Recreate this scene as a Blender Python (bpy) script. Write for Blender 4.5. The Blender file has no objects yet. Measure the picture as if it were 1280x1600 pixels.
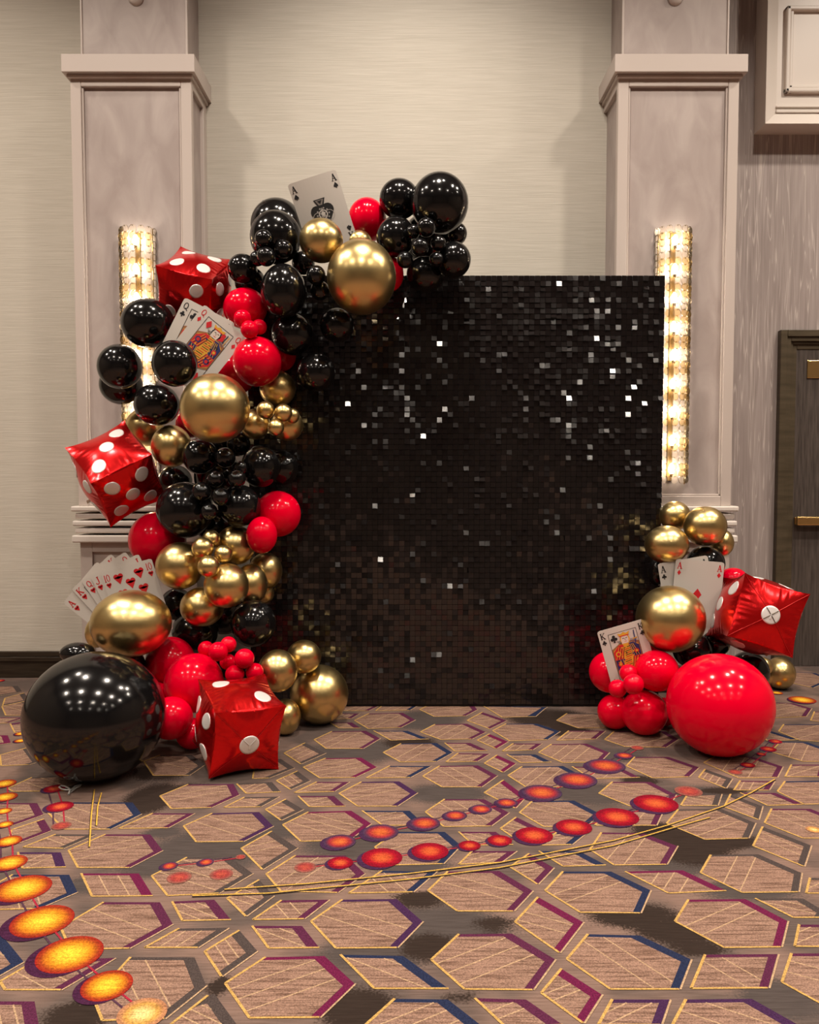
import bpy, bmesh, math, random
import numpy as np
from mathutils import Vector, Matrix, Euler

# ------------------------------------------------------------------ camera, light, exposure
SC = bpy.context.scene
COL = SC.collection
F_PX, PITCH, CAM_H = 1280.0, math.atan(65 / 1280.0), 1.35
cam_data = bpy.data.cameras.new('camera')
cam_data.sensor_fit = 'HORIZONTAL'; cam_data.sensor_width = 36.0; cam_data.lens = 36.0
cam_data.clip_start = 0.05; cam_data.clip_end = 60
cam = bpy.data.objects.new('camera', cam_data); COL.objects.link(cam)
cam.location = (0, 0, CAM_H); cam.rotation_euler = (math.pi / 2 - PITCH, 0, 0)
SC.camera = cam
w = bpy.data.worlds.new('world'); SC.world = w; w.use_nodes = True
w.node_tree.nodes['Background'].inputs[0].default_value = (1.0, 0.84, 0.68, 1)
w.node_tree.nodes['Background'].inputs[1].default_value = 0.05
SC.view_settings.view_transform = 'Standard'; SC.view_settings.look = 'None'
SC.view_settings.gamma = 1.0; SC.view_settings.use_curve_mapping = False
SC.view_settings.exposure = 0.0
try:
    SC.cycles.use_light_tree = True; SC.cycles.use_denoising = True
    SC.cycles.max_bounces = 8; SC.cycles.transparent_max_bounces = 12
    SC.cycles.caustics_reflective = False; SC.cycles.caustics_refractive = False
    SC.cycles.sample_clamp_indirect = 6.0
except Exception:
    pass
# recessed ceiling downlights on a regular grid over the whole hall
CEIL = 5.2
LAMP_C = (1.0, 0.875, 0.745)
LAMP_W = 48.0
for iy, ly in enumerate((-4.6, -1.9, 0.7, 3.3)):
    for ix, lx in enumerate((-4.7, -2.35, 0.0, 2.35, 4.7)):
        L = bpy.data.lights.new('downlight', 'AREA')
        L.shape = 'DISK'; L.size = 0.26; L.energy = LAMP_W * (0.50, 0.66, 1.18, 1.18)[iy]; L.color = LAMP_C
        L.spread = math.radians(135)
        o = bpy.data.objects.new('downlight', L); COL.objects.link(o)
        o.location = (lx, ly, CEIL - 0.03)

for lx, en in ((-3.3, 34.0), (3.3, 54.0)):  # extra pair added off the grid to brighten the upper left wall and soffit
    L = bpy.data.lights.new('downlight', 'AREA'); L.shape = 'DISK'; L.size = 0.20; L.energy = en; L.color = LAMP_C; L.spread = math.radians(150)
    o = bpy.data.objects.new('downlight', L); COL.objects.link(o); o.location = (lx, 4.0, CEIL - 0.03)
# adjustable wall washers aimed at the grasscloth between the columns
for lx in (-0.62, 0.0, 0.62):
    L = bpy.data.lights.new('wall_washer', 'SPOT'); L.energy = 80.0; L.color = (1.0, 0.90, 0.79)
    L.spot_size = math.radians(78); L.spot_blend = 0.9; L.shadow_soft_size = 0.08
    o = bpy.data.objects.new('wall_washer', L); COL.objects.link(o); o.location = (lx, 3.55, CEIL - 0.08)
    o.rotation_euler = (Vector((lx * 0.9, 5.3, 3.15)) - o.location).to_track_quat('-Z', 'Y').to_euler()

# ------------------------------------------------------------------ projection helpers
FWD = Vector((0, math.cos(PITCH), -math.sin(PITCH))); UPV = Vector((0, math.sin(PITCH), math.cos(PITCH)))
def ray(px, py):
    return Vector(((px - 640) / F_PX, 0, 0)) + FWD + UPV * ((800 - py) / F_PX)
def at(px, py, Y):
    d = ray(px, py); return Vector((0, 0, CAM_H)) + d * (Y / d.y)
def on_floor(px, py):
    d = ray(px, py); return Vector((0, 0, CAM_H)) + d * (-CAM_H / d.z)
def to_px(p):
    d = Vector(p) - Vector((0, 0, CAM_H)); z = d.dot(FWD)
    return 640 + F_PX * d.x / z, 800 - F_PX * d.dot(UPV) / z
Y_WALL, Y_GREY, Y_PANEL = 5.295, 5.575, 4.614
random.seed(7); RNG = np.random.default_rng(7)

# ------------------------------------------------------------------ materials
def mat(name):
    m = bpy.data.materials.new(name); m.use_nodes = True
    return m, m.node_tree, m.node_tree.nodes['Principled BSDF']
def N(t, kind, **kw):
    n = t.nodes.new(kind)
    for k, v in kw.items():
        if k.startswith('i_'):
            n.inputs[int(k[2:]) if k[2:].isdigit() else k[2:].replace('_', ' ')].default_value = v
        else: setattr(n, k, v)
    return n
def lk(t, a, ao, b, bi): t.links.new(a.outputs[ao], b.inputs[bi])
def plain(name, col, rough=0.5, metal=0.0, spec=0.5, coat=0.0):
    m, t, b = mat(name)
    b.inputs['Base Color'].default_value = (*col, 1); b.inputs['Roughness'].default_value = rough
    b.inputs['Metallic'].default_value = metal; b.inputs['Specular IOR Level'].default_value = spec
    if coat: b.inputs['Coat Weight'].default_value = coat; b.inputs['Coat Roughness'].default_value = 0.04
    return m
def textured(name, c1, c2, scale, mapping=(1, 1, 1), detail=4, rough=0.6, bump=0.0, lo=0.3, hi=0.7, dist=0.0, spec=0.3):
    m, t, b = mat(name)
    tc = N(t, 'ShaderNodeTexCoord'); mp = N(t, 'ShaderNodeMapping'); mp.inputs['Scale'].default_value = mapping
    nz = N(t, 'ShaderNodeTexNoise'); nz.inputs['Scale'].default_value = scale; nz.inputs['Detail'].default_value = detail
    nz.inputs['Distortion'].default_value = dist
    cr = N(t, 'ShaderNodeValToRGB'); cr.color_ramp.elements[0].position = lo; cr.color_ramp.elements[1].position = hi
    cr.color_ramp.elements[0].color = (*c1, 1); cr.color_ramp.elements[1].color = (*c2, 1)
    lk(t, tc, 'Object', mp, 'Vector'); lk(t, mp, 0, nz, 'Vector'); lk(t, nz, 'Fac', cr, 0); lk(t, cr, 0, b, 'Base Color')
    b.inputs['Roughness'].default_value = rough; b.inputs['Specular IOR Level'].default_value = spec
    if bump:
        bp = N(t, 'ShaderNodeBump'); bp.inputs['Strength'].default_value = bump; bp.inputs['Distance'].default_value = 0.004
        lk(t, nz, 'Fac', bp, 'Height'); lk(t, bp, 0, b, 'Normal')
    return m
M = {}
M['wallpaper'] = textured('beige_grasscloth', (0.47, 0.435, 0.37), (0.58, 0.54, 0.47), 3.0, (1.6, 1.6, 75), 6, 0.75, 0.25, 0.25, 0.75)
M['plaster'] = textured('feathered_plaster', (0.325, 0.265, 0.245), (0.445, 0.38, 0.355), 3.2, (2.2, 2.2, 1.0), 8, 0.5, 0.06, 0.3, 0.72, 0.7, 0.4)
M['paint'] = plain('cream_paint', (0.51, 0.44, 0.40), 0.42, 0, 0.4)
M['white_paint'] = plain('white_paint', (0.68, 0.62, 0.565), 0.4, 0, 0.4)
M['dark_wood'] = textured('dark_stained_wood', (0.020, 0.014, 0.009), (0.042, 0.030, 0.020), 6, (1, 1, 14), 4, 0.35, 0.05)
M['door_leaf'] = textured('grey_brown_veneer', (0.045, 0.036, 0.032), (0.10, 0.082, 0.072), 5, (18, 18, 1.2), 5, 0.4, 0.05)
M['casing'] = textured('olive_brown_casing', (0.060, 0.046, 0.028), (0.095, 0.074, 0.047), 4, (1, 1, 8), 3, 0.4, 0.03)
M['brass'] = plain('polished_brass', (0.80, 0.56, 0.24), 0.25, 1.0)
M['rear_wall'] = plain('rear_wall_brown', (0.20, 0.155, 0.12), 0.7)
M['ceiling'] = plain('ceiling_paint', (0.30, 0.275, 0.25), 0.8)
def grey_streaks():
    m, t, b = mat('grey_wood_wallpaper')
    tc = N(t, 'ShaderNodeTexCoord')
    mp = N(t, 'ShaderNodeMapping'); mp.inputs['Scale'].default_value = (20, 20, 1.1)
    nz = N(t, 'ShaderNodeTexNoise'); nz.inputs['Scale'].default_value = 1.6; nz.inputs['Detail'].default_value = 5
    nz.inputs['Distortion'].default_value = 0.8
    cr = N(t, 'ShaderNodeValToRGB'); e = cr.color_ramp.elements
    e[0].position = 0.28; e[0].color = (0.27, 0.225, 0.212, 1); e[1].position = 0.72; e[1].color = (0.40, 0.345, 0.328, 1)
    mp2 = N(t, 'ShaderNodeMapping'); mp2.inputs['Scale'].default_value = (15, 15, 0.6)
    n2 = N(t, 'ShaderNodeTexNoise'); n2.inputs['Scale'].default_value = 2.0; n2.inputs['Detail'].default_value = 1.5
    n2.inputs['Distortion'].default_value = 1.1
    # thin pale veins where the second noise crosses its middle value
    s = N(t, 'ShaderNodeMath', operation='SUBTRACT'); s.inputs[1].default_value = 0.5
    a = N(t, 'ShaderNodeMath', operation='ABSOLUTE')
    v = N(t, 'ShaderNodeMapRange'); v.inputs[1].default_value = 0.0; v.inputs[2].default_value = 0.028
    v.inputs[3].default_value = 0.75; v.inputs[4].default_value = 0.0
    mx = N(t, 'ShaderNodeMixRGB'); mx.inputs[2].default_value = (0.58, 0.515, 0.48, 1)
    lk(t, tc, 'Object', mp, 0); lk(t, mp, 0, nz, 0); lk(t, nz, 'Fac', cr, 0)
    lk(t, tc, 'Object', mp2, 0); lk(t, mp2, 0, n2, 0); lk(t, n2, 'Fac', s, 0); lk(t, s, 0, a, 0); lk(t, a, 0, v, 0)
    lk(t, v, 0, mx, 0); lk(t, cr, 0, mx, 1); lk(t, mx, 0, b, 'Base Color')
    b.inputs['Roughness'].default_value = 0.55; b.inputs['Specular IOR Level'].default_value = 0.3
    return m
M['grey_paper'] = grey_streaks()
def latex(name, col, rough, spec):
    m, t, b = mat(name)
    b.inputs['Base Color'].default_value = (*col, 1); b.inputs['Roughness'].default_value = rough
    b.inputs['Specular IOR Level'].default_value = spec
    return m
M['black'] = latex('black_latex', (0.0045, 0.0042, 0.0045), 0.13, 0.5)
M['red'] = latex('red_latex', (0.72, 0.0, 0.020), 0.14, 0.2)
def chrome_gold():
    m, t, b = mat('gold_chrome_latex')
    b.inputs['Base Color'].default_value = (0.70, 0.53, 0.235, 1); b.inputs['Metallic'].default_value = 1.0
    b.inputs['Roughness'].default_value = 0.29
    return m
M['gold'] = chrome_gold()
def foil():
    m, t, b = mat('red_foil')
    b.inputs['Base Color'].default_value = (0.74, 0.010, 0.012, 1); b.inputs['Metallic'].default_value = 0.82
    b.inputs['Roughness'].default_value = 0.21; b.inputs['Specular IOR Level'].default_value = 0.5
    return m
M['foil'] = foil()
M['pip'] = plain('white_foil_print', (0.74, 0.71, 0.69), 0.32, 0.25)
M['seam'] = plain('foil_seam', (0.45, 0.012, 0.012), 0.35, 0.6)
M['tab'] = plain('clear_valve_tab', (0.72, 0.69, 0.66), 0.3, 0.2)
M['card'] = plain('card_stock', (0.56, 0.515, 0.465), 0.45, 0, 0.3)
def attr_mat(name, rough):
    m, t, b = mat(name)
    a = N(t, 'ShaderNodeVertexColor'); a.layer_name = 'Col'
    lk(t, a, 'Color', b, 'Base Color'); b.inputs['Roughness'].default_value = rough
    return m
M['print'] = attr_mat('card_print', 0.45)
M['sequin'] = plain('black_mirror_sequin', (0.008, 0.006, 0.006), 0.13, 0.0, 0.7)
M['board'] = plain('black_plastic_grid', (0.004, 0.004, 0.004), 0.5)
def crystal(name, tint, glow):
    m = bpy.data.materials.new(name); m.use_nodes = True; t = m.node_tree; t.nodes.clear()
    out = N(t, 'ShaderNodeOutputMaterial')
    tr = N(t, 'ShaderNodeBsdfTransparent'); tr.inputs[0].default_value = (*tint, 1)
    gl = N(t, 'ShaderNodeBsdfGlossy'); gl.inputs['Roughness'].default_value = 0.08; gl.inputs[0].default_value = (1, 0.9, 0.75, 1)
    tl = N(t, 'ShaderNodeBsdfTranslucent'); tl.inputs[0].default_value = (*glow, 1)
    lw = N(t, 'ShaderNodeLayerWeight'); lw.inputs[0].default_value = 0.18
    m1 = N(t, 'ShaderNodeMixShader'); m1.inputs[0].default_value = 0.03
    m2 = N(t, 'ShaderNodeMixShader')
    lk(t, tr, 0, m1, 1); lk(t, tl, 0, m1, 2); lk(t, lw, 'Fresnel', m2, 0); lk(t, m1, 0, m2, 1); lk(t, gl, 0, m2, 2)
    lk(t, m2, 0, out, 0)
    return m
M['crystal'] = crystal('cut_crystal', (0.97, 0.95, 0.91), (0.97, 0.90, 0.76))
M['amber'] = crystal('amber_crystal', (0.98, 0.88, 0.68), (0.97, 0.80, 0.52))
M['crystal_rim'] = plain('crystal_rim', (0.16, 0.11, 0.055), 0.3, 0.3)
M['sconce_plate'] = plain('antique_gold_plate', (0.20, 0.11, 0.03), 0.5, 0.4)
M['stud'] = plain('dark_metal_stud', (0.10, 0.075, 0.045), 0.3, 0.8)
def emit(name, col, s):
    m = bpy.data.materials.new(name); m.use_nodes = True; t = m.node_tree; t.nodes.clear()
    out = N(t, 'ShaderNodeOutputMaterial'); e = N(t, 'ShaderNodeEmission')
    e.inputs[0].default_value = (*col, 1); e.inputs[1].default_value = s; lk(t, e, 0, out, 0); return m
M['bulb'] = emit('lit_bulb', (1.0, 0.87, 0.70), 75.0)

# ------------------------------------------------------------------ object helpers
def obj(name, mesh, material=None, parent=None, loc=None, rot=None):
    o = bpy.data.objects.new(name, mesh); COL.objects.link(o)
    if material is not None and len(mesh.materials) == 0: mesh.materials.append(material)
    if parent is not None: o.parent = parent
    if loc is not None: o.location = loc
    if rot is not None: o.rotation_euler = rot
    return o
def empty(name, loc, rot=(0, 0, 0)):
    o = bpy.data.objects.new(name, None); COL.objects.link(o); o.location = loc; o.rotation_euler = rot
    o.empty_display_size = 0.05; return o
def tag(o, label, cat, group=None):
    o['label'] = label; o['category'] = cat
    if group: o['group'] = group
    return o
def structure(o): o['kind'] = 'structure'; return o
def pydata(name, v, f, mats=(), smooth=False):
    me = bpy.data.meshes.new(name); me.from_pydata([tuple(x) for x in v], [], f)
    for m in mats: me.materials.append(m)
    if smooth: me.polygons.foreach_set('use_smooth', [True] * len(me.polygons))
    me.update(); return me
def boxes(name, lst, material, bevel=0.0):
    """one mesh made of axis-aligned boxes (x0,x1,y0,y1,z0,z1)"""
    bm = bmesh.new()
    for x0, x1, y0, y1, z0, z1 in lst:
        r = bmesh.ops.create_cube(bm, size=1.0)
        for v in r['verts']:
            v.co = Vector(((x0 + x1) / 2 + v.co.x * (x1 - x0), (y0 + y1) / 2 + v.co.y * (y1 - y0), (z0 + z1) / 2 + v.co.z * (z1 - z0)))
    if bevel: bmesh.ops.bevel(bm, geom=bm.edges[:], offset=bevel, segments=2, affect='EDGES', profile=0.5)
    me = bpy.data.meshes.new(name); bm.to_mesh(me); bm.free(); me.materials.append(material); return me
def lathe(name, prof, seg, material, axis='Y', smooth=True):
    v, f = [], []
    for r, h in prof:
        for i in range(seg):
            a = 2 * math.pi * i / seg
            c, s = r * math.cos(a), r * math.sin(a)
            v.append((c, h, s) if axis == 'Y' else (c, s, h))
    n = len(prof)
    for j in range(n - 1):
        for i in range(seg):
            k = (i + 1) % seg
            f.append((j * seg + i, j * seg + k, (j + 1) * seg + k, (j + 1) * seg + i))
    f.append(tuple(range(seg))); f.append(tuple(range((n - 1) * seg, n * seg)))
    me = pydata(name, v, f, [material], smooth)
    bm = bmesh.new(); bm.from_mesh(me); bmesh.ops.recalc_face_normals(bm, faces=bm.faces[:]); bm.to_mesh(me); bm.free()
    return me

# ------------------------------------------------------------------ room shell
XL, XR, YR = -6.2, 6.2, -7.0
wb = structure(obj('wall_back', boxes('wall_back', [(XL, 1.80, Y_WALL, Y_WALL + 0.4, 0, CEIL)], M['wallpaper'])))
wg = structure(obj('wall_back_right', boxes('wall_grey', [(1.80, XR, Y_GREY, Y_GREY + 0.12, 0, CEIL)], M['grey_paper'])))
structure(obj('wall_left', boxes('wall_left', [(XL - 0.12, XL, YR, Y_WALL + 0.4, 0, CEIL)], M['rear_wall'])))
structure(obj('wall_right', boxes('wall_right', [(XR, XR + 0.12, YR, Y_GREY + 0.12, 0, CEIL)], M['rear_wall'])))
structure(obj('wall_front', boxes('wall_front', [(XL, XR, YR - 0.12, YR, 0, CEIL)], M['rear_wall'])))
structure(obj('ceiling', boxes('ceiling', [(XL, XR, YR, Y_GREY + 0.12, CEIL, CEIL + 0.1)], M['ceiling'])))

# baseboard on the beige wall (left of the left column, and between the columns)
zb = at(50, 1017, Y_WALL).z
bb = structure(obj('baseboard_left', boxes('baseboard', [(XL, -2.17, Y_WALL - 0.018, Y_WALL, 0, zb * 0.62)], M['dark_wood'], 0.003)))
obj('baseboard_cap', boxes('bcap', [(XL, -2.17, Y_WALL - 0.026, Y_WALL, zb * 0.62, zb * 0.80), (XL, -2.17, Y_WALL - 0.020, Y_WALL, zb * 0.80, zb)], M['dark_wood'], 0.004), None, bb)
bb2 = structure(obj('baseboard_middle', boxes('baseboard', [(-1.36, 1.28, Y_WALL - 0.018, Y_WALL, 0, zb * 0.62)], M['dark_wood'], 0.003)))
obj('baseboard_cap', boxes('bcap', [(-1.36, 1.28, Y_WALL - 0.026, Y_WALL, zb * 0.62, zb * 0.80), (-1.36, 1.28, Y_WALL - 0.020, Y_WALL, zb * 0.80, zb)], M['dark_wood'], 0.004), None, bb2)

def column(side, xc, yb):
    """square pilaster: panelled shaft, wide cap, plain upper shaft, moulded ledge and pedestal"""
    YS, YC, YU = 4.93, 4.885, 5.01            # fronts of shaft, cap and upper shaft
    hs = 0.355                                # half width of the shaft
    zc0, zc1 = at(200, 112, YC).z, at(200, 84, YC).z
    zl0, zl1 = at(1130, 848, YS - 0.03).z, at(1130, 791, YS - 0.03).z
    root = structure(empty('wall_column_' + side, (xc, yb, 0)))
    def part(name, lst, m, bev=0.004):
        return obj(name, boxes(name, [(a, b, c - yb, d - yb, e, f) for a, b, c, d, e, f in lst], m, bev), None, root)
    st = 0.062
    # shaft core = the recessed plaster panels, then stiles and rails proud of it
    part('panel', [(-hs + 0.022, hs - 0.022, YS + 0.022, yb, zl1, zc0)], M['plaster'], 0)
    for s in (-1, 1):
        x0 = s * hs; x1 = s * (hs - st)
        part('stile', [(min(x0, x1), max(x0, x1), YS, YS + 0.045, zl1, zc0)], M['paint'])
        xi = s * (hs - st); xj = s * (hs - st - 0.012)
        part('panel_bead', [(min(xi, xj), max(xi, xj), YS + 0.010, YS + 0.022, zl1 + 0.06, zc0 - 0.062)], M['paint'], 0.003)
        # side face: two stiles and a rail
        part('stile', [(min(x0, x0 - s * 0.03), max(x0, x0 - s * 0.03), yb - 0.075, yb, zl1, zc0)], M['paint'])
        part('rail', [(min(x0, x0 - s * 0.03), max(x0, x0 - s * 0.03), YS + 0.045, yb - 0.075, zc0 - 0.062, zc0)], M['paint'])
        part('rail', [(min(x0, x0 - s * 0.03), max(x0, x0 - s * 0.03), YS + 0.045, yb - 0.075, zl1, zl1 + 0.06)], M['paint'])
    part('rail', [(-hs + st, hs - st, YS, YS + 0.045, zc0 - 0.062, zc0)], M['paint'])
    part('rail', [(-hs + st, hs - st, YS, YS + 0.045, zl1, zl1 + 0.06)], M['paint'])
    part('panel_bead', [(-hs + st, hs - st, YS + 0.010, YS + 0.022, zl1 + 0.06, zl1 + 0.072)], M['paint'], 0.003)
    part('cap', [(-hs - 0.032, hs + 0.032, YC, yb, zc0, zc1)], M['paint'], 0.003)
    part('cap_cove', [(-hs - 0.014, hs + 0.014, YC + 0.024, yb, zc0 - 0.02, zc0)], M['paint'], 0.006)
    part('upper_shaft', [(-0.312, 0.312, YU, yb, zc1, CEIL)], M['plaster'], 0.003)
    for s in (-1, 1):
        part('corner_bead', [(s * 0.312 - 0.006, s * 0.312 + 0.006, YU - 0.006, YU + 0.010, zc1, CEIL)], M['paint'], 0.003)
    # stacked ledge mouldings
    n = 5; hh = (zl1 - zl0) / n
    for k, prj in enumerate((0.034, 0.020, 0.030, 0.018, 0.036)):
        part('ledge_moulding', [(-hs - prj, hs + prj, YS - prj, yb, zl0 + k * hh + (0.012 if k else 0), zl0 + (k + 1) * hh)], M['white_paint'], 0.008)
    # pedestal with a recessed panel
    part('pedestal', [(-hs + 0.012, hs - 0.012, YS + 0.024, yb, 0, zl0 + 0.02)], M['paint'], 0)
    for s in (-1, 1):
        x0 = s * (hs - 0.002); x1 = s * (hs - 0.075)
        part('pedestal_stile', [(min(x0, x1), max(x0, x1), YS + 0.004, YS + 0.05, 0.16, zl0)], M['paint'], 0.003)
    part('pedestal_rail', [(-hs + 0.075, hs - 0.075, YS + 0.004, YS + 0.05, zl0 - 0.06, zl0)], M['paint'], 0.003)
    part('plinth', [(-hs - 0.012, hs + 0.012, YS - 0.012, yb, 0, 0.16)], M['dark_wood'], 0.006)
    return root
XCL = (at(112, 130, 4.93).x + at(296, 130, 4.93).x) / 2
XCR = (at(969, 130, 4.93).x + at(1153, 130, 4.93).x) / 2
column('left', XCL, Y_WALL); column('right', XCR, Y_WALL + 0.3)
for xc, lab in ((XCL + 0.015, 'round cream sensor disc at the very top of left column'), (XCR - 0.005, 'round cream sensor disc at the very top of right column')):
    zc = at(207, -4, 5.0).z
    s = tag(obj('wall_sensor', lathe('sensor', [(0.001, -0.022), (0.030, -0.022), (0.040, -0.012), (0.046, 0.0)], 32, M['paint']), None, None, (xc, 5.009, zc)), lab, 'sensor', 'round sensors on the columns')
    obj('sensor_lens', lathe('lens', [(0.001, -0.028), (0.012, -0.026), (0.016, -0.02)], 20, M['white_paint']), None, s)

# panelled white soffit box at the top right
def soffit():
    YF = 5.40
    x0 = at(1197, 150, YF).x; z0 = at(1230, 193, YF).z
    x1, z1 = x0 + 2.6, CEIL
    root = structure(empty('trim_1', (x0, Y_GREY, z0)))
    def part(name, lst, m, bev=0.004):
        return obj(name, boxes(name, [(a - x0, b - x0, c - Y_GREY, d - Y_GREY, e - z0, f - z0) for a, b, c, d, e, f in lst], m, bev), None, root)
    part('soffit_body', [(x0 + 0.02, x1, YF + 0.05, Y_GREY, z0 + 0.02, z1)], M['white_paint'], 0)
    # outer mitred frame (a sloping face)
    v = [(0, .0, 0), (x1 - x0, .0, 0), (0, 0, z1 - z0), (0, .175, 0), (x1 - x0, .175, 0), (0, .175, z1 - z0),
         (0.09, .05, 0.09), (x1 - x0, .05, 0.09), (0.09, .05, z1 - z0)]
    v = [(a, b + YF - Y_GREY, c) for a, b, c in v]
    f = [(0, 1, 7, 6), (0, 6, 8, 2), (0, 3, 4, 1), (0, 2, 5, 3)]
    obj('frame', pydata('frame', v, f, [M['white_paint']]), None, root)
    part('frame_step', [(x0 + 0.085, x1, YF + 0.034, YF + 0.06, z0 + 0.085, z0 + 0.105), (x0 + 0.085, x1, YF + 0.034, YF + 0.06, z0 + 0.118, z0 + 0.130)], M['white_paint'], 0.003)
    px0 = at(1231, 100, YF).x; pz0 = at(1250, 141, YF).z; pz1 = at(1250, 5, YF).z; px1 = px0 + 0.95
    part('panel_moulding', [(px0, px1, YF + 0.020, YF + 0.06, pz0, pz0 + 0.028), (px0, px0 + 0.028, YF + 0.020, YF + 0.06, pz0, pz1),
                            (px1 - 0.028, px1, YF + 0.020, YF + 0.06, pz0, pz1), (px0, px1, YF + 0.020, YF + 0.06, pz1 - 0.028, pz1)], M['white_paint'], 0.008)
    part('panel_moulding', [(px0 + 0.028, px1 - 0.028, YF + 0.032, YF + 0.06, pz0 + 0.028, pz0 + 0.05), (px0 + 0.028, px0 + 0.05, YF + 0.032, YF + 0.06, pz0, pz1)], M['white_paint'], 0.006)
soffit()

# door at the right edge
def door():
    YF = Y_GREY - 0.05
    x0 = at(1221, 520, YF).x; z1 = at(1250, 515, YF).z
    root = structure(empty('door_1', (x0, Y_GREY, 0)))
    def part(name, lst, m, bev=0.004, par=root):
        return obj(name, boxes(name, [(a, b, c - Y_GREY, d - Y_GREY, e, f) for a, b, c, d, e, f in lst], m, bev), None, par)
    W = 1.15
    for k, (o0, o1, pr) in enumerate(((0, 0.045, 0.05), (0.045, 0.075, 0.038), (0.075, 0.095, 0.022), (0.095, 0.125, 0.012))):
        part('casing', [(o0, o1, Y_GREY - pr, Y_GREY, 0, z1 - o0)], M['casing'])
        part('casing', [(o1, W, Y_GREY - pr, Y_GREY, z1 - o1, z1 - o0)], M['casing'])
        part('casing', [(2 * W - 0.12 - o1, 2 * W - 0.12 - o0, Y_GREY - pr, Y_GREY, 0, z1 - o0)], M['casing']) if k == 0 else None
    leaf = part('door_leaf', [(0.125, W, Y_GREY - 0.006, Y_GREY, 0.01, z1 - 0.125)], M['door_leaf'], 0)
    zb0, zb1 = at(1260, 821, YF).z, at(1260, 807, YF).z
    xb = at(1245, 815, YF).x - x0
    part('push_bar', [(xb, W - 0.1, Y_GREY - 0.062, Y_GREY - 0.03, zb0, zb1)], M['brass'], 0.008, root)
    part('push_bar_mount', [(xb, xb + 0.05, Y_GREY - 0.032, Y_GREY - 0.005, zb0 + 0.006, zb1 - 0.006)], M['brass'], 0.004, root)
    xs = at(1266, 575, YF).x - x0
    part('number_plate', [(xs, xs + 0.16, Y_GREY - 0.014, Y_GREY - 0.005, at(1270, 590, YF).z, at(1270, 562, YF).z)], M['brass'], 0.003, root)
door()

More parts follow.
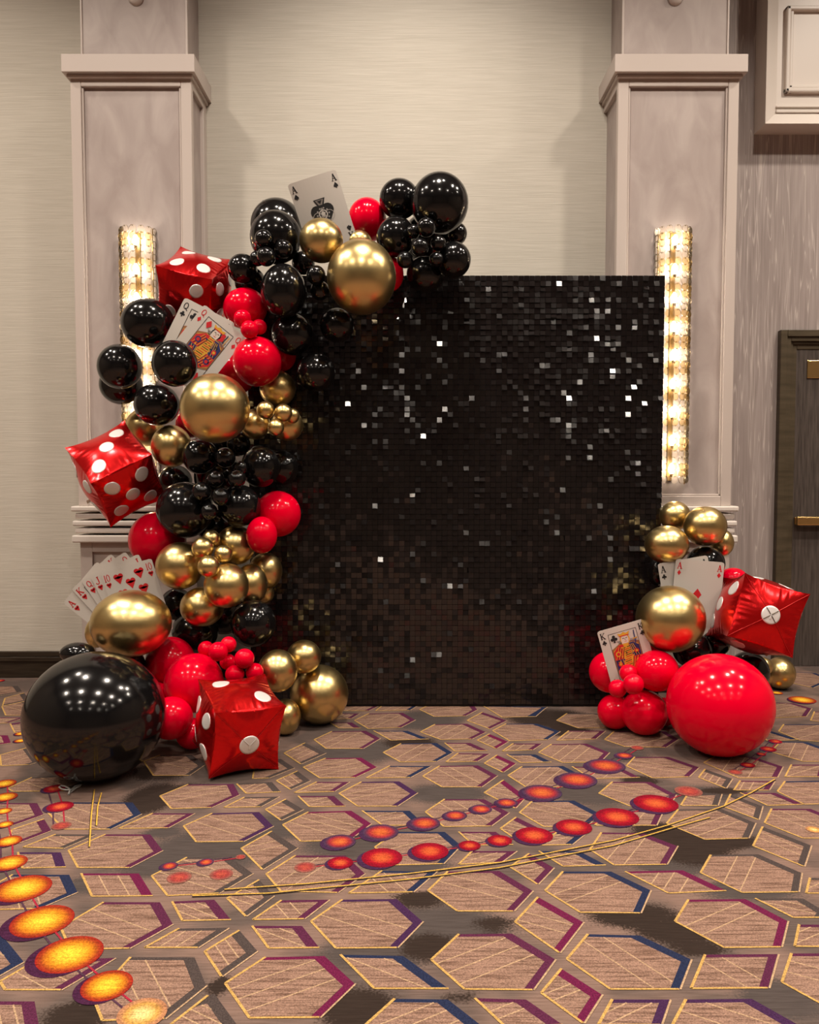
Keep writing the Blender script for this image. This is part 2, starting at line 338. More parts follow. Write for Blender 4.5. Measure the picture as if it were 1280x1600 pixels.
# ------------------------------------------------------------------ patterned carpet
# flat woven print: motif outlines in floor coordinates, found from where they lie in the photograph
MG, PU, NV, GR, DV = (0.115, 0.010, 0.045), (0.080, 0.016, 0.045), (0.016, 0.022, 0.055), (0.060, 0.045, 0.042), (0.045, 0.016, 0.055)
TAN, YEL, PALE = (0.265, 0.160, 0.118), (0.47, 0.285, 0.09), (0.40, 0.265, 0.16)
HEX = [
 (PU, [(162,1410),(250,1410),(270,1444),(202,1482),(110,1484),(95,1450)]),
 (PU, [(269,1409),(335,1406),(361,1437.5),(285,1439)]), (GR, [(280,1451),(357,1450),(309,1481),(226,1481)]),
 (GR, [(204,1496),(304,1496),(322,1540),(257,1592),(160,1595),(146,1560)]),
 (NV, [(-70,1460),(2,1460),(37,1503),(-20,1535),(-80,1535),(-110,1500)]),
 (PU, [(45,1508),(150,1498),(180,1497),(95,1547),(8,1547),(0,1534)]), (PU, [(-40,1565),(54,1565),(62,1610),(-40,1610)]),
 (GR, [(262,1605),(325,1556),(335,1553),(375,1608)]),
 (DV, [(535,1406),(620,1405),(660,1440),(620,1481),(525,1482),(486,1440)]), (PU, [(440,1407),(514,1406),(475,1436),(395,1437.5)]),
 (PU, [(394,1447),(472,1447),(499,1481),(420,1482)]), (GR, [(374,1454),(402,1486),(346,1526),(320,1487)]),
 (GR, [(405,1375),(427.5,1400),(384,1432),(355,1404)]), (MG, [(415,1496),(507,1494),(554,1537),(499,1590),(390,1591),(352,1537)]),
 (NV, [(532,1492),(630,1494),(701,1545),(585,1545)]), (NV, [(617,1561),(700,1562),(755,1605),(730,1640),(600,1640),(570,1603)]),
 (PU, [(717.5,1460),(800,1459),(867,1499),(832,1547),(726,1546),(674,1500)]), (MG, [(841,1402),(911,1441),(874,1489),(805,1441)]),
 (MG, [(877.5,1514),(940,1554),(911,1599),(846,1552)]), (PU, [(742,1560),(822,1562),(880,1602),(790,1605)]),
 (NV, [(919,1460),(1000,1462),(1079,1499),(1061,1546),(954,1546),(886,1499)]), (DV, [(957,1562),(1046,1562),(1032,1602),(935,1602)]),
 (MG, [(1076,1406),(1165,1405),(1230,1439),(1220,1480),(1132,1481),(1055,1440)]), (PU, [(1102,1492),(1215,1491),(1200,1544),(1080,1545)]),
 (DV, [(1072,1562),(1175,1561),(1248,1602),(1235,1640),(1040,1640),(1052,1600)]),
 (PU, [(1237,1490),(1330,1490),(1360,1540),(1330,1590),(1300,1578),(1222,1535)]), (PU, [(1249,1445),(1330,1445),(1320,1480),(1242,1479)]),
 (GR, [(1180,1404),(1255,1404),(1290,1425),(1285,1434),(1240,1434)]),
 (PU, [(700,1362),(780,1361),(832,1392),(802,1424),(715,1424),(669,1392)]), (NV, [(880,1362),(955,1362),(1016,1391),(1000,1427),(907,1426),(852,1392)]),
 (PU, [(165,1304),(235,1304),(254,1329),(202,1356),(122,1356),(107,1329)]), (MG, [(127,1365),(217,1365),(239,1400),(144,1401)]),
 (NV, [(20,1367),(108,1367),(121,1394),(60,1420),(-20,1422),(-30,1395)]), (DV, [(28,1332),(95,1332),(103,1355),(35,1357)]),
 (GR, [(87,1304),(150,1304),(99,1326),(36,1324)]), (NV, [(90,1254),(207,1254),(221,1272),(172,1296),(100,1296),(75,1270)]),
 (PU, [(239,1271),(304,1271),(262,1294),(185,1295)]), (PU, [(294,1226),(365,1225),(374,1242),(330,1262),(268,1264),(250,1244)]),
 (DV, [(332,1271),(405,1269),(427,1291),(380,1315),(307,1316),(287,1291)]), (PU, [(-10,1255),(58,1255),(68,1273),(20,1290),(-25,1290)]),
 (PU, [(18,1297),(69,1280),(80,1298),(30,1317),(15,1310)]), (GR, [(50,1215),(100,1212),(140,1220),(100,1236),(20,1237),(12,1232)]),
 (MG, [(482,1269),(549,1267),(580,1287),(545,1313),(470,1315),(442,1289)]), (PU, [(466,1244),(522,1244),(540,1260),(484,1261)]),
 (GR, [(447,1249),(474,1265),(439,1282),(415,1265)]), (GR, [(382,1246),(436,1245),(407,1261),(350,1262)]),
 (GR, [(370,1225),(425,1222),(439,1237.5),(385,1240)]), (DV, [(565,1222),(624,1221),(652,1239),(620,1260),(559,1260),(530,1240)]),
 (PU, [(495,1222),(546,1222),(522,1237),(460,1239)]), (NV, [(566,1267),(640,1267),(665,1290),(598,1290)]),
 (GR, [(425,1299),(465,1325),(410,1359),(377,1326)]), (GR, [(292,1340),(360,1340),(395,1365),(342,1396),(262,1400),(237,1369)]),
 (PU, [(462,1337),(540,1337),(570,1365),(527,1395),(439,1393),(416,1366)]), (NV, [(597,1361),(682,1362),(645,1394),(545,1396)]),
 (NV, [(620,1300),(695,1300),(720,1321),(692,1350),(617,1352),(586,1324)]), (PU, [(717,1300),(775,1300),(802,1320),(740,1321)]),
 (PU, [(695,1249),(757,1249),(795,1270),(767,1291),(694,1292),(665,1269)]), (MG, [(787,1219),(822,1245),(805,1263),(757,1239)]),
 (NV, [(832,1252),(897,1251),(938,1272),(915,1292),(850,1292),(812,1270)]), (PU, [(807,1277),(850,1298),(812,1315),(782,1295)]),
 (NV, [(870,1301),(917,1301),(893,1320),(845,1321)]), (PU, [(738,1330),(807,1330),(782,1348),(717,1351)]),
 (PU, [(827,1334),(865,1356),(840,1382),(797,1355)]), (NV, [(842,1330),(905,1330),(947,1352),(880,1354)]),
 (PU, [(957,1222),(1017,1222),(1056,1242),(1045,1260),(985,1260),(936,1240)]), (PU, [(940,1301),(1005,1302),(1058,1322),(1041,1351),(960,1352),(922,1328)]),
 (PU, [(945,1267),(1036,1267),(1025,1290),(930,1290)]), (GR, [(1060,1265),(1127,1264),(1180,1286),(1169,1310),(1102,1312),(1042,1287)]),
 (GR, [(1111,1336),(1185,1335),(1252,1364),(1247,1394),(1160,1395),(1095,1364)]), (MG, [(977,1362),(1067,1360),(1135,1392),(1045,1396)]),
 (GR, [(1192,1292),(1267,1321),(1256,1354),(1177,1322)]), (GR, [(1142,1241),(1191,1260),(1185,1281),(1132,1261)]),
 (PU, [(1206,1264),(1267,1264),(1320,1285),(1310,1310),(1255,1310),(1195,1286)]), (PU, [(1157,1239),(1212,1239),(1255,1257),(1200,1259)]),
 (GR, [(1075,1241),(1127,1241),(1121,1259),(1064,1259)]), (NV, [(1227,1221),(1290,1220),(1310,1240),(1300,1256),(1257,1257),(1215,1237)]),
 (PU, [(1157,1220),(1210,1221),(1201,1235),(1147,1235)]), (GR, [(1266,1372),(1330,1372),(1325,1396),(1260,1396)]),
 (MG, [(509,1185),(565,1184),(589,1199),(555,1215),(500,1216),(474,1199)]), (PU, [(519,1143),(572,1142),(594,1154),(567,1170),(510,1170),(491,1156)]),
 (PU, [(577,1115),(630,1114),(649,1125),(626,1137),(576,1139),(554,1126)]), (NV, [(627,1162),(682,1161),(707,1176),(682,1190),(626,1191),(599,1176)]),
 (PU, [(680,1132),(730,1131),(759,1144),(737,1155),(689,1156),(657,1144)]), (PU, [(687,1197),(747,1196),(777,1212),(752,1230),(691,1230),(661,1213)]),
 (GR, [(477,1161),(509,1177),(470,1194),(444,1177)]), (GR, [(465,1205),(485,1220),(454,1234),(432,1220)]),
 (NV, [(584,1142),(637,1142),(670,1155),(611,1157)]), (NV, [(609,1197),(674,1197),(641,1215),(572,1216)]),
 (PU, [(515,1129),(550,1129),(564,1138),(530,1138)]), (PU, [(535,1115),(562,1115),(548,1123),(520,1124)]),
 (PU, [(540,1103),(592,1103),(575,1111),(535,1111)]), (NV, [(597,1103),(652,1103),(640,1110),(587,1111)]),
 (PU, [(670,1102),(740,1102),(746,1109),(727,1119),(679,1120),(656,1109)]), (GR, [(400,1186),(439,1186),(460,1200),(420,1216),(395,1217)]),
 (PU, [(695,1161),(735,1161),(762,1173),(711,1174)]), (PU, [(716,1177),(765,1178),(745,1190),(697,1191)]),
 (PU, [(754,1113),(792,1126),(765,1139),(730,1126)]), (MG, [(765,1147),(794,1159),(775,1170),(746,1157)]),
 (MG, [(777,1180),(806,1193),(786,1207),(757,1193)]), (NV, [(791,1131),(840,1131),(875,1143),(855,1156),(797,1158),(770,1142)]),
 (PU, [(862,1163),(917,1162),(952,1176),(937,1191),(880,1192),(842,1176)]), (NV, [(816,1198),(880,1197),(907,1211),(885,1230),(822,1230),(794,1212)]),
 (PU, [(802,1162),(847,1162),(832,1172),(785,1174)]), (NV, [(792,1179),(837,1179),(862,1191),(814,1192)]),
 (PU, [(889,1142),(946,1142),(930,1155),(870,1157)]), (GR, [(886,1115),(935,1115),(990,1126),(975,1137),(904,1138),(870,1126)]),
 (NV, [(755,1103),(855,1105),(850,1108),(836,1120),(785,1121)]), (PU, [(960,1143),(1040,1143),(1060,1155),(1040,1168),(977,1167),(945,1156)]),
 (PU, [(894,1198),(970,1200),(1000,1215),(925,1217)]), (PU, [(992,1183),(1045,1183),(1092,1199),(1076,1214),(1020,1216),(979,1197)]),
 (PU, [(1125,1178),(1181,1184),(1223,1198),(1214,1215),(1155,1216),(1100,1192)]), (GR, [(1102,1202),(1144,1217),(1134,1232),(1092,1215)]),
 (PU, [(1237,1195),(1290,1195),(1285,1214),(1227,1214)]), (NV, [(1225,1132),(1290,1132),(1320,1145),(1300,1160),(1250,1157),(1217,1143)]),
 (PU, [(1205,1098),(1240,1099),(1268,1107),(1259,1120),(1209,1122),(1190,1110)]), (NV, [(1180,1143),(1203,1142),(1248,1156),(1200,1158)]),
 (NV, [(1220,1159),(1262,1160),(1290,1170),(1290,1190),(1255,1190),(1205,1175)]), (PU, [(1273,1112),(1300,1112),(1300,1130),(1267,1126)]),
 (NV, [(1243,1050),(1275,1052),(1300,1062),(1270,1075),(1240,1068)]), (GR, [(-20,1072),(28,1072),(35,1081),(0,1087),(-30,1088)]),
 (GR, [(8,1091),(38,1083),(46,1094),(4,1103)]), (GR, [(3,1104),(40,1096),(60,1105),(45,1118),(9,1118)]),
 (PU, [(-20,1121),(40,1121),(12,1130),(-20,1131)]), (PU, [(16,1131),(40,1127),(55,1140),(45,1146),(23,1145)]),
 (MG, [(-20,1149),(12,1149),(17,1161),(-20,1166)]), (GR, [(0,1180),(45,1168),(62,1190),(45,1195),(2,1197)]),
 (GR, [(250,1180),(300,1180),(320,1195),(295,1212),(240,1212),(225,1190)]), (PU, [(1140,1060),(1190,1060),(1210,1075),(1170,1088),(1130,1080)]),
]
YO = ((0.82, 0.54, 0.04), (0.62, 0.23, 0.012), (0.26, 0.012, 0.010)); RD = ((0.58, 0.11, 0.03), (0.36, 0.007, 0.016), (0.19, 0.003, 0.016))
BL = ((0.58, 0.13, 0.03), (0.34, 0.022, 0.025), (0.045, 0.028, 0.065)); FD = ((0.40, 0.07, 0.045), (0.30, 0.035, 0.035), (0.24, 0.085, 0.065))
FY = ((0.78, 0.60, 0.25), (0.55, 0.30, 0.06), (0.38, 0.17, 0.09))
DOTS = [(YO,7,1225,17),(YO,8,1246,18),(YO,6,1268,12),(YO,8,1289,12),(YO,14,1315,19),(YO,15,1349,26),(YO,36,1389,42),(YO,66,1440,47),(YO,109,1492,50),(YO,167,1541,39),(FY,222,1585,38),
 (YO,33,1147,9),(YO,32,1158,9),(RD,0,1064,7),(RD,94,1261,20),(FD,96,1291,15),(RD,85,1233,16),
 (BL,265,1354,13),(BL,322,1348,12),(FD,376,1340,8),(BL,531,1316,25),(BL,595,1301,28),(BL,664,1287,24),(BL,712,1275,18),(BL,752,1265,17),(BL,792,1255,17),(BL,847,1239,31),(BL,902,1219,31),(BL,947,1197,30),(BL,976,1181,14),(FD,996,1169,10),
 (FD,280,1372,19),(FD,346,1367,18),(FD,477,1356,17),(RD,532,1349,20),(RD,597,1341,32),(RD,672,1331,29),(RD,734,1322,17),(RD,781,1314,19),(RD,835,1306,29),(RD,897,1293,28),(RD,965,1277,33),(RD,1025,1256,34),(FD,1076,1237,21),
 (RD,1201,1171,12),(RD,1212,1159,10),(RD,1169,1196,11),(FD,1149,1207,11),(RD,1190,1179,7),(YO,1214,1083,9),(YO,1254,1094,20),(FY,1272,1297,12)]
CHAIN = [(0, 1, 2, 3, 4, 5, 6, 7, 8, 9, 10), (20, 21, 22, 23, 24, 25, 26, 27, 28, 29, 30), (33, 34, 35, 36, 37, 38, 39, 40, 41, 42, 43), (16, 14, 15), (45, 44, 48, 46, 47), (17, 18, 19)]
CORD = [[(350,1392),(480,1383),(640,1367),(780,1350),(960,1315),(1045,1291),(1132,1261),(1175,1240),(1212,1219)],
        [(300,1402),(420,1398),(640,1376),(780,1358),(960,1323),(1050,1296),(1110,1279)],
        [(147,1235),(142,1275),(139,1325)], [(158,1240),(152,1262),(150,1292)]]
BLOBS = [(990,1430,75,20),(1060,1455,70,22),(1090,1480,50,12),(670,1480,45,22),(772,1446,36,10),(655,1405,45,12),(1075,1322,65,30),(1030,1298,45,14),(1140,1315,60,9),(560,1578,62,36),(345,1540,25,18),
 (120,1588,55,26),(235,1248,40,26),(290,1238,40,14),(860,1122,70,14),(885,1142,40,9),(716,1552,30,9),(1000,1220,30,8),(640,1160,40,10),(1130,1236,40,6),(250,1205,50,14)]
GREYS = [(330,1325,90,28),(560,1320,80,20),(640,1350,60,16),(690,1450,100,30),(930,1240,70,16),(1050,1345,70,22),(1220,1560,60,30),(560,1172,60,18),(660,1125,50,14),(700,1240,60,14),(240,1350,50,18),(150,1380,40,14),(1170,1390,80,14),(460,1290,60,18),(590,1490,80,24),(255,1300,30,8),(960,1180,50,10),(1240,1160,40,12),(1100,1240,50,10)]

def carpet():
    # base cloth: grid carrying how dark / grey the ground between the motifs is woven
    x0, x1, y0, y1, st = -6.2, 6.2, -7.0, 5.7, 0.05
    nx, ny = int((x1 - x0) / st) + 1, int((y1 - y0) / st) + 1
    gx, gy = np.meshgrid(np.linspace(x0, x1, nx), np.linspace(y0, y1, ny))
    dark = np.zeros_like(gx); grey = np.zeros_like(gx)
    for arr, lst in ((dark, BLOBS), (grey, GREYS)):
        for cx, cy, rx, ry in lst:
            c = on_floor(cx, cy); a = on_floor(cx + rx, cy).x - c.x; b = (on_floor(cx, cy - ry).y - on_floor(cx, cy + ry).y) / 2
            d = np.sqrt(((gx - c.x) / a) ** 2 + ((gy - c.y) / b) ** 2)
            np.maximum(arr, np.clip(1.45 - d, 0, 1), out=arr)
    v = np.stack([gx.ravel(), gy.ravel(), np.zeros(gx.size)], 1)
    idx = np.arange(nx * ny).reshape(ny, nx)
    f = np.stack([idx[:-1, :-1].ravel(), idx[:-1, 1:].ravel(), idx[1:, 1:].ravel(), idx[1:, :-1].ravel()], 1)
    me = bpy.data.meshes.new('floor'); me.from_pydata(v.tolist(), [], f.tolist())
    at_ = me.attributes.new('Dark', 'FLOAT', 'POINT'); at_.data.foreach_set('value', dark.ravel().astype(np.float32))
    at_ = me.attributes.new('Grey', 'FLOAT', 'POINT'); at_.data.foreach_set('value', grey.ravel().astype(np.float32))
    m, t, b = mat('carpet_ground')
    tc = N(t, 'ShaderNodeTexCoord')
    n1 = N(t, 'ShaderNodeTexNoise'); n1.inputs['Scale'].default_value = 140; n1.inputs['Detail'].default_value = 2
    mp = N(t, 'ShaderNodeMapping'); mp.inputs['Scale'].default_value = (7, 110, 1)
    n2 = N(t, 'ShaderNodeTexNoise'); n2.inputs['Scale'].default_value = 1.5; n2.inputs['Detail'].default_value = 3
    n3 = N(t, 'ShaderNodeTexNoise'); n3.inputs['Scale'].default_value = 3.2; n3.inputs['Detail'].default_value = 2
    lk(t, tc, 'Object', n1, 0); lk(t, tc, 'Object', mp, 0); lk(t, mp, 0, n2, 0); lk(t, tc, 'Object', n3, 0)
    ad = N(t, 'ShaderNodeAttribute'); ad.attribute_name = 'Dark'; ag = N(t, 'ShaderNodeAttribute'); ag.attribute_name = 'Grey'
    def stipple(src, noise_amt, lo, hi):
        s = N(t, 'ShaderNodeMath', operation='MULTIPLY_ADD'); s.inputs[1].default_value = noise_amt
        lk(t, n1, 'Fac', s, 0); lk(t, src, 'Fac', s, 2)
        r = N(t, 'ShaderNodeMapRange'); r.inputs[1].default_value = lo; r.inputs[2].default_value = hi; lk(t, s, 0, r, 0); return r
    base = N(t, 'ShaderNodeMixRGB'); base.inputs[1].default_value = (0.20, 0.13, 0.105, 1); base.inputs[2].default_value = (0.105, 0.078, 0.068, 1)
    r3 = N(t, 'ShaderNodeMapRange'); r3.inputs[1].default_value = 0.42; r3.inputs[2].default_value = 0.58; lk(t, n3, 'Fac', r3, 0); lk(t, r3, 0, base, 0)
    g = N(t, 'ShaderNodeMixRGB'); g.inputs[2].default_value = (0.070, 0.056, 0.052, 1)
    rg = stipple(ag, 0.9, 0.55, 1.0); lk(t, rg, 0, g, 0); lk(t, base, 0, g, 1)
    d = N(t, 'ShaderNodeMixRGB'); d.inputs[2].default_value = (0.030, 0.020, 0.016, 1)
    rd = stipple(ad, 0.9, 0.72, 1.05); lk(t, rd, 0, d, 0); lk(t, g, 0, d, 1)
    mu = N(t, 'ShaderNodeMixRGB', blend_type='MULTIPLY'); mu.inputs[0].default_value = 0.45
    r2 = N(t, 'ShaderNodeValToRGB'); r2.color_ramp.elements[0].position = 0.35; r2.color_ramp.elements[1].position = 0.6
    r2.color_ramp.elements[0].color = (0.45, 0.42, 0.40, 1); lk(t, n2, 'Fac', r2, 0)
    lk(t, d, 0, mu, 1); lk(t, r2, 0, mu, 2); lk(t, mu, 0, b, 'Base Color')
    bp = N(t, 'ShaderNodeBump'); bp.inputs['Strength'].default_value = 0.35; bp.inputs['Distance'].default_value = 0.003
    lk(t, n1, 'Fac', bp, 'Height'); lk(t, bp, 0, b, 'Normal')
    b.inputs['Roughness'].default_value = 0.95; b.inputs['Specular IOR Level'].default_value = 0.1
    me.materials.append(m)
    fl = structure(obj('floor', me))

    V, FC, C, S = [], [], [], []       # vertices, faces, colour and streak amount per vertex
    def poly(pts, z, col, streak=0.0):
        k = len(V)
        for p in pts: V.append((p[0], p[1], z)); C.append(col); S.append(streak)
        FC.append(tuple(range(k, k + len(pts))))
    def clip(pts, n, d):
        out = []
        for i, p in enumerate(pts):
            q = pts[(i + 1) % len(pts)]; a = p[0] * n[0] + p[1] * n[1] - d; c = q[0] * n[0] + q[1] * n[1] - d
            if a <= 0: out.append(p)
            if (a < 0) != (c < 0) and a != c:
                s = a / (a - c); out.append((p[0] + s * (q[0] - p[0]), p[1] + s * (q[1] - p[1])))
        return out
    def strip(p, q, wd, z, col):
        dx, dy = q[0] - p[0], q[1] - p[1]; L = math.hypot(dx, dy)
        if L < 1e-5: return
        nx_, ny_ = -dy / L * wd / 2, dx / L * wd / 2
        poly([(p[0] - nx_, p[1] - ny_), (q[0] - nx_, q[1] - ny_), (q[0] + nx_, q[1] + ny_), (p[0] + nx_, p[1] + ny_)], z, col)
    rnd = random.Random(3)
    def motif(P, band):
        A = sum(P[i][0] * P[(i + 1) % len(P)][1] - P[(i + 1) % len(P)][0] * P[i][1] for i in range(len(P)))
        if A < 0: P = P[::-1]
        poly(P, 0.0006, band)
        inner = P; edges = []
        for i in range(len(P)):
            p, q = P[i], P[(i + 1) % len(P)]; dx, dy = q[0] - p[0], q[1] - p[1]; L = math.hypot(dx, dy)
            if L < 1e-4: continue
            n = (dy / L, -dx / L)
            darkside = n[1] > 0.75 or n[0] > 0.3
            if darkside: wd = 0.014 if n[1] > 0.9 else (0.030 if n[1] > -0.15 else 0.020)
            else: wd = 0.0035
            edges.append((p, q, darkside, n)); inner = clip(inner, n, p[0] * n[0] + p[1] * n[1] - wd)
        if len(inner) < 3: return
        poly(inner, 0.0010, TAN, 1.0)
        # pale construction lines inside
        cx = sum(p[0] for p in inner) / len(inner); cy = sum(p[1] for p in inner) / len(inner)
        size = max(math.hypot(p[0] - cx, p[1] - cy) for p in inner)
        ang = rnd.choice((0.5, -0.5, 1.0, -1.0, -0.55, 0.55)); dn = (-math.sin(ang), math.cos(ang)); dd = (math.cos(ang), math.sin(ang))
        for off in ((-0.35, 0.1, 0.5), (0.0, 0.45), (-0.2, 0.3))[rnd.randrange(3)]:
            o = cx * dn[0] + cy * dn[1] + off * size * 0.8; ts = []
            for i in range(len(inner)):
                p, q = inner[i], inner[(i + 1) % len(inner)]
                a = p[0] * dn[0] + p[1] * dn[1] - o; c = q[0] * dn[0] + q[1] * dn[1] - o
                if (a < 0) != (c < 0):
                    s = a / (a - c); ts.append((p[0] + s * (q[0] - p[0]), p[1] + s * (q[1] - p[1])))
            if len(ts) == 2: strip(ts[0], ts[1], 0.0042, 0.0013, PALE)
        for p, q, dk, n in edges:
            if not dk: strip(p, q, 0.0075 if n[0] < -0.3 else 0.0065, 0.0016, YEL)
            elif n[1] < 0.0: strip((p[0] + n[0] * 0.004, p[1] + n[1] * 0.004), (q[0] + n[0] * 0.004, q[1] + n[1] * 0.004), 0.005, 0.0016, PALE)
    cents = []
    flat = []
    for band, px in HEX:
        P = [tuple(on_floor(*p)[:2]) for p in px]
        c = (sum(p[0] for p in P) / len(P), sum(p[1] for p in P) / len(P)); cents.append(c); flat.append((band, P, c))
    for band, P, c in flat: motif(P, band)
    # the woven repeat goes on beyond the picture's edges: large hexagons, then small lozenges in the gaps
    big = [(c, max(math.hypot(q[0] - c[0], q[1] - c[1]) for q in P)) for _, P, c in flat]
    frnd = random.Random(21)
    def fill(hw, hh, shape, step):
        y = 0.35
        while y < 5.15:
            x = -5.6
            while x < 5.6:
                u, v_ = to_px((x, y, 0))
                if not (-60 < u < 1340 and v_ < 1660):
                    ok = True
                    for c, r in big:
                        k = r / 0.17
                        if ((x - c[0]) / (hw + 0.02 + 0.165 * k)) ** 2 + ((y - c[1]) / (hh + 0.02 + 0.125 * k)) ** 2 < 1: ok = False; break
                    if ok:
                        big.append(((x, y), hw)); motif([(x + hw * sx, y + hh * sy) for sx, sy in shape], frnd.choice((PU, PU, MG, NV, GR, DV)))
                x += step
            y += step
    fill(0.165, 0.125, ((-.5, 1), (.5, 1), (1, 0), (.5, -1), (-.5, -1), (-1, 0)), 0.034)
    fill(0.085, 0.075, ((0, 1), (1, 0), (0, -1), (-1, 0)), 0.03)
    def disc(cx, cy, r, cols, z):
        seg = 36; k = len(V)
        V.append((cx, cy, z)); C.append(cols[0]); S.append(0.5)
        rings = ((0.30, cols[0], cols[1], 0.35), (0.62, cols[1], cols[2], 0.15), (0.84, cols[1], cols[2], 0.85), (1.0, cols[2], cols[2], 0.0))
        for rr, ca, cb, mixf in rings:
            for i in range(seg):
                a = 2 * math.pi * i / seg; V.append((cx + r * rr * math.cos(a), cy + r * rr * math.sin(a), z))
                C.append(tuple(ca[j] * (1 - mixf) + cb[j] * mixf for j in range(3))); S.append(0.5)
        for i in range(seg):
            j = (i + 1) % seg; FC.append((k, k + 1 + i, k + 1 + j))
            for q in range(3): FC.append((k + 1 + q * seg + i, k + 1 + (q + 1) * seg + i, k + 1 + (q + 1) * seg + j, k + 1 + q * seg + j))
    for ch in CHAIN:
        for a, b_ in zip(ch[:-1], ch[1:]):
            p, q = on_floor(*DOTS[a][1:3]), on_floor(*DOTS[b_][1:3])
            for off, col in ((0.012, (0.30, 0.02, 0.04)), (-0.030, (0.07, 0.03, 0.05))):
                strip((p.x + off, p.y), (q.x + off, q.y), 0.006, 0.0019, col)
    for cols, u, v_, r in DOTS:
        p = on_floor(u, v_); rr = on_floor(u + r, v_).x - p.x
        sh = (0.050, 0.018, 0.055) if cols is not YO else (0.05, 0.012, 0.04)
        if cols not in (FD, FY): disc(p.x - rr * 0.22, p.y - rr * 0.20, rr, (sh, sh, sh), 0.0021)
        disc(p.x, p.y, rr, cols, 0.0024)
    for k, line in enumerate(CORD):
        for a, b_ in zip(line[:-1], line[1:]):
            p, q = on_floor(*a), on_floor(*b_)
            strip(p, q, 0.0065, 0.0027, (0.045, 0.03, 0.022))
            strip((p.x, p.y + 0.0055), (q.x, q.y + 0.0055), 0.005, 0.0029, (0.62, 0.36, 0.06))
    me = bpy.data.meshes.new('carpet_pattern'); me.from_pydata(V, [], FC)
    ca = me.color_attributes.new('Col', 'FLOAT_COLOR', 'POINT')
    ca.data.foreach_set('color', [x for c in C for x in (*c, 1.0)])
    sa = me.attributes.new('Streak', 'FLOAT', 'POINT'); sa.data.foreach_set('value', S)
    m, t, b = mat('carpet_print')
    vc = N(t, 'ShaderNodeVertexColor'); vc.layer_name = 'Col'
    st_ = N(t, 'ShaderNodeAttribute'); st_.attribute_name = 'Streak'
    tc = N(t, 'ShaderNodeTexCoord'); mp = N(t, 'ShaderNodeMapping'); mp.inputs['Scale'].default_value = (5, 78, 1)
    n2 = N(t, 'ShaderNodeTexNoise'); n2.inputs['Scale'].default_value = 1.4; n2.inputs['Detail'].default_value = 6; n2.inputs['Roughness'].default_value = 0.65
    n1 = N(t, 'ShaderNodeTexNoise'); n1.inputs['Scale'].default_value = 230; n1.inputs['Detail'].default_value = 1
    lk(t, tc, 'Object', mp, 0); lk(t, mp, 0, n2, 0); lk(t, tc, 'Object', n1, 0)
    r = N(t, 'ShaderNodeMapRange'); r.inputs[1].default_value = 0.47; r.inputs[2].default_value = 0.60; r.inputs[3].default_value = 0; r.inputs[4].default_value = 0.85
    lk(t, n2, 'Fac', r, 0)
    mul = N(t, 'ShaderNodeMath', operation='MULTIPLY'); lk(t, r, 0, mul, 0); lk(t, st_, 'Fac', mul, 1)
    mx = N(t, 'ShaderNodeMixRGB', blend_type='MULTIPLY'); mx.inputs[2].default_value = (0.40, 0.36, 0.34, 1)
    lk(t, mul, 0, mx, 0); lk(t, vc, 'Color', mx, 1)
    hv = N(t, 'ShaderNodeMapRange'); hv.inputs[1].default_value = 0.3; hv.inputs[2].default_value = 0.7; hv.inputs[3].default_value = 0.62; hv.inputs[4].default_value = 1.25
    lk(t, n1, 'Fac', hv, 0)
    m2 = N(t, 'ShaderNodeMixRGB', blend_type='MULTIPLY'); m2.inputs[0].default_value = 1.0
    lk(t, mx, 0, m2, 1); lk(t, hv, 0, m2, 2); lk(t, m2, 0, b, 'Base Color')
    b.inputs['Roughness'].default_value = 0.95; b.inputs['Specular IOR Level'].default_value = 0.1
    me.materials.append(m)
    o = obj('carpet_pattern', me, None, fl); o['kind'] = 'stuff'
carpet()

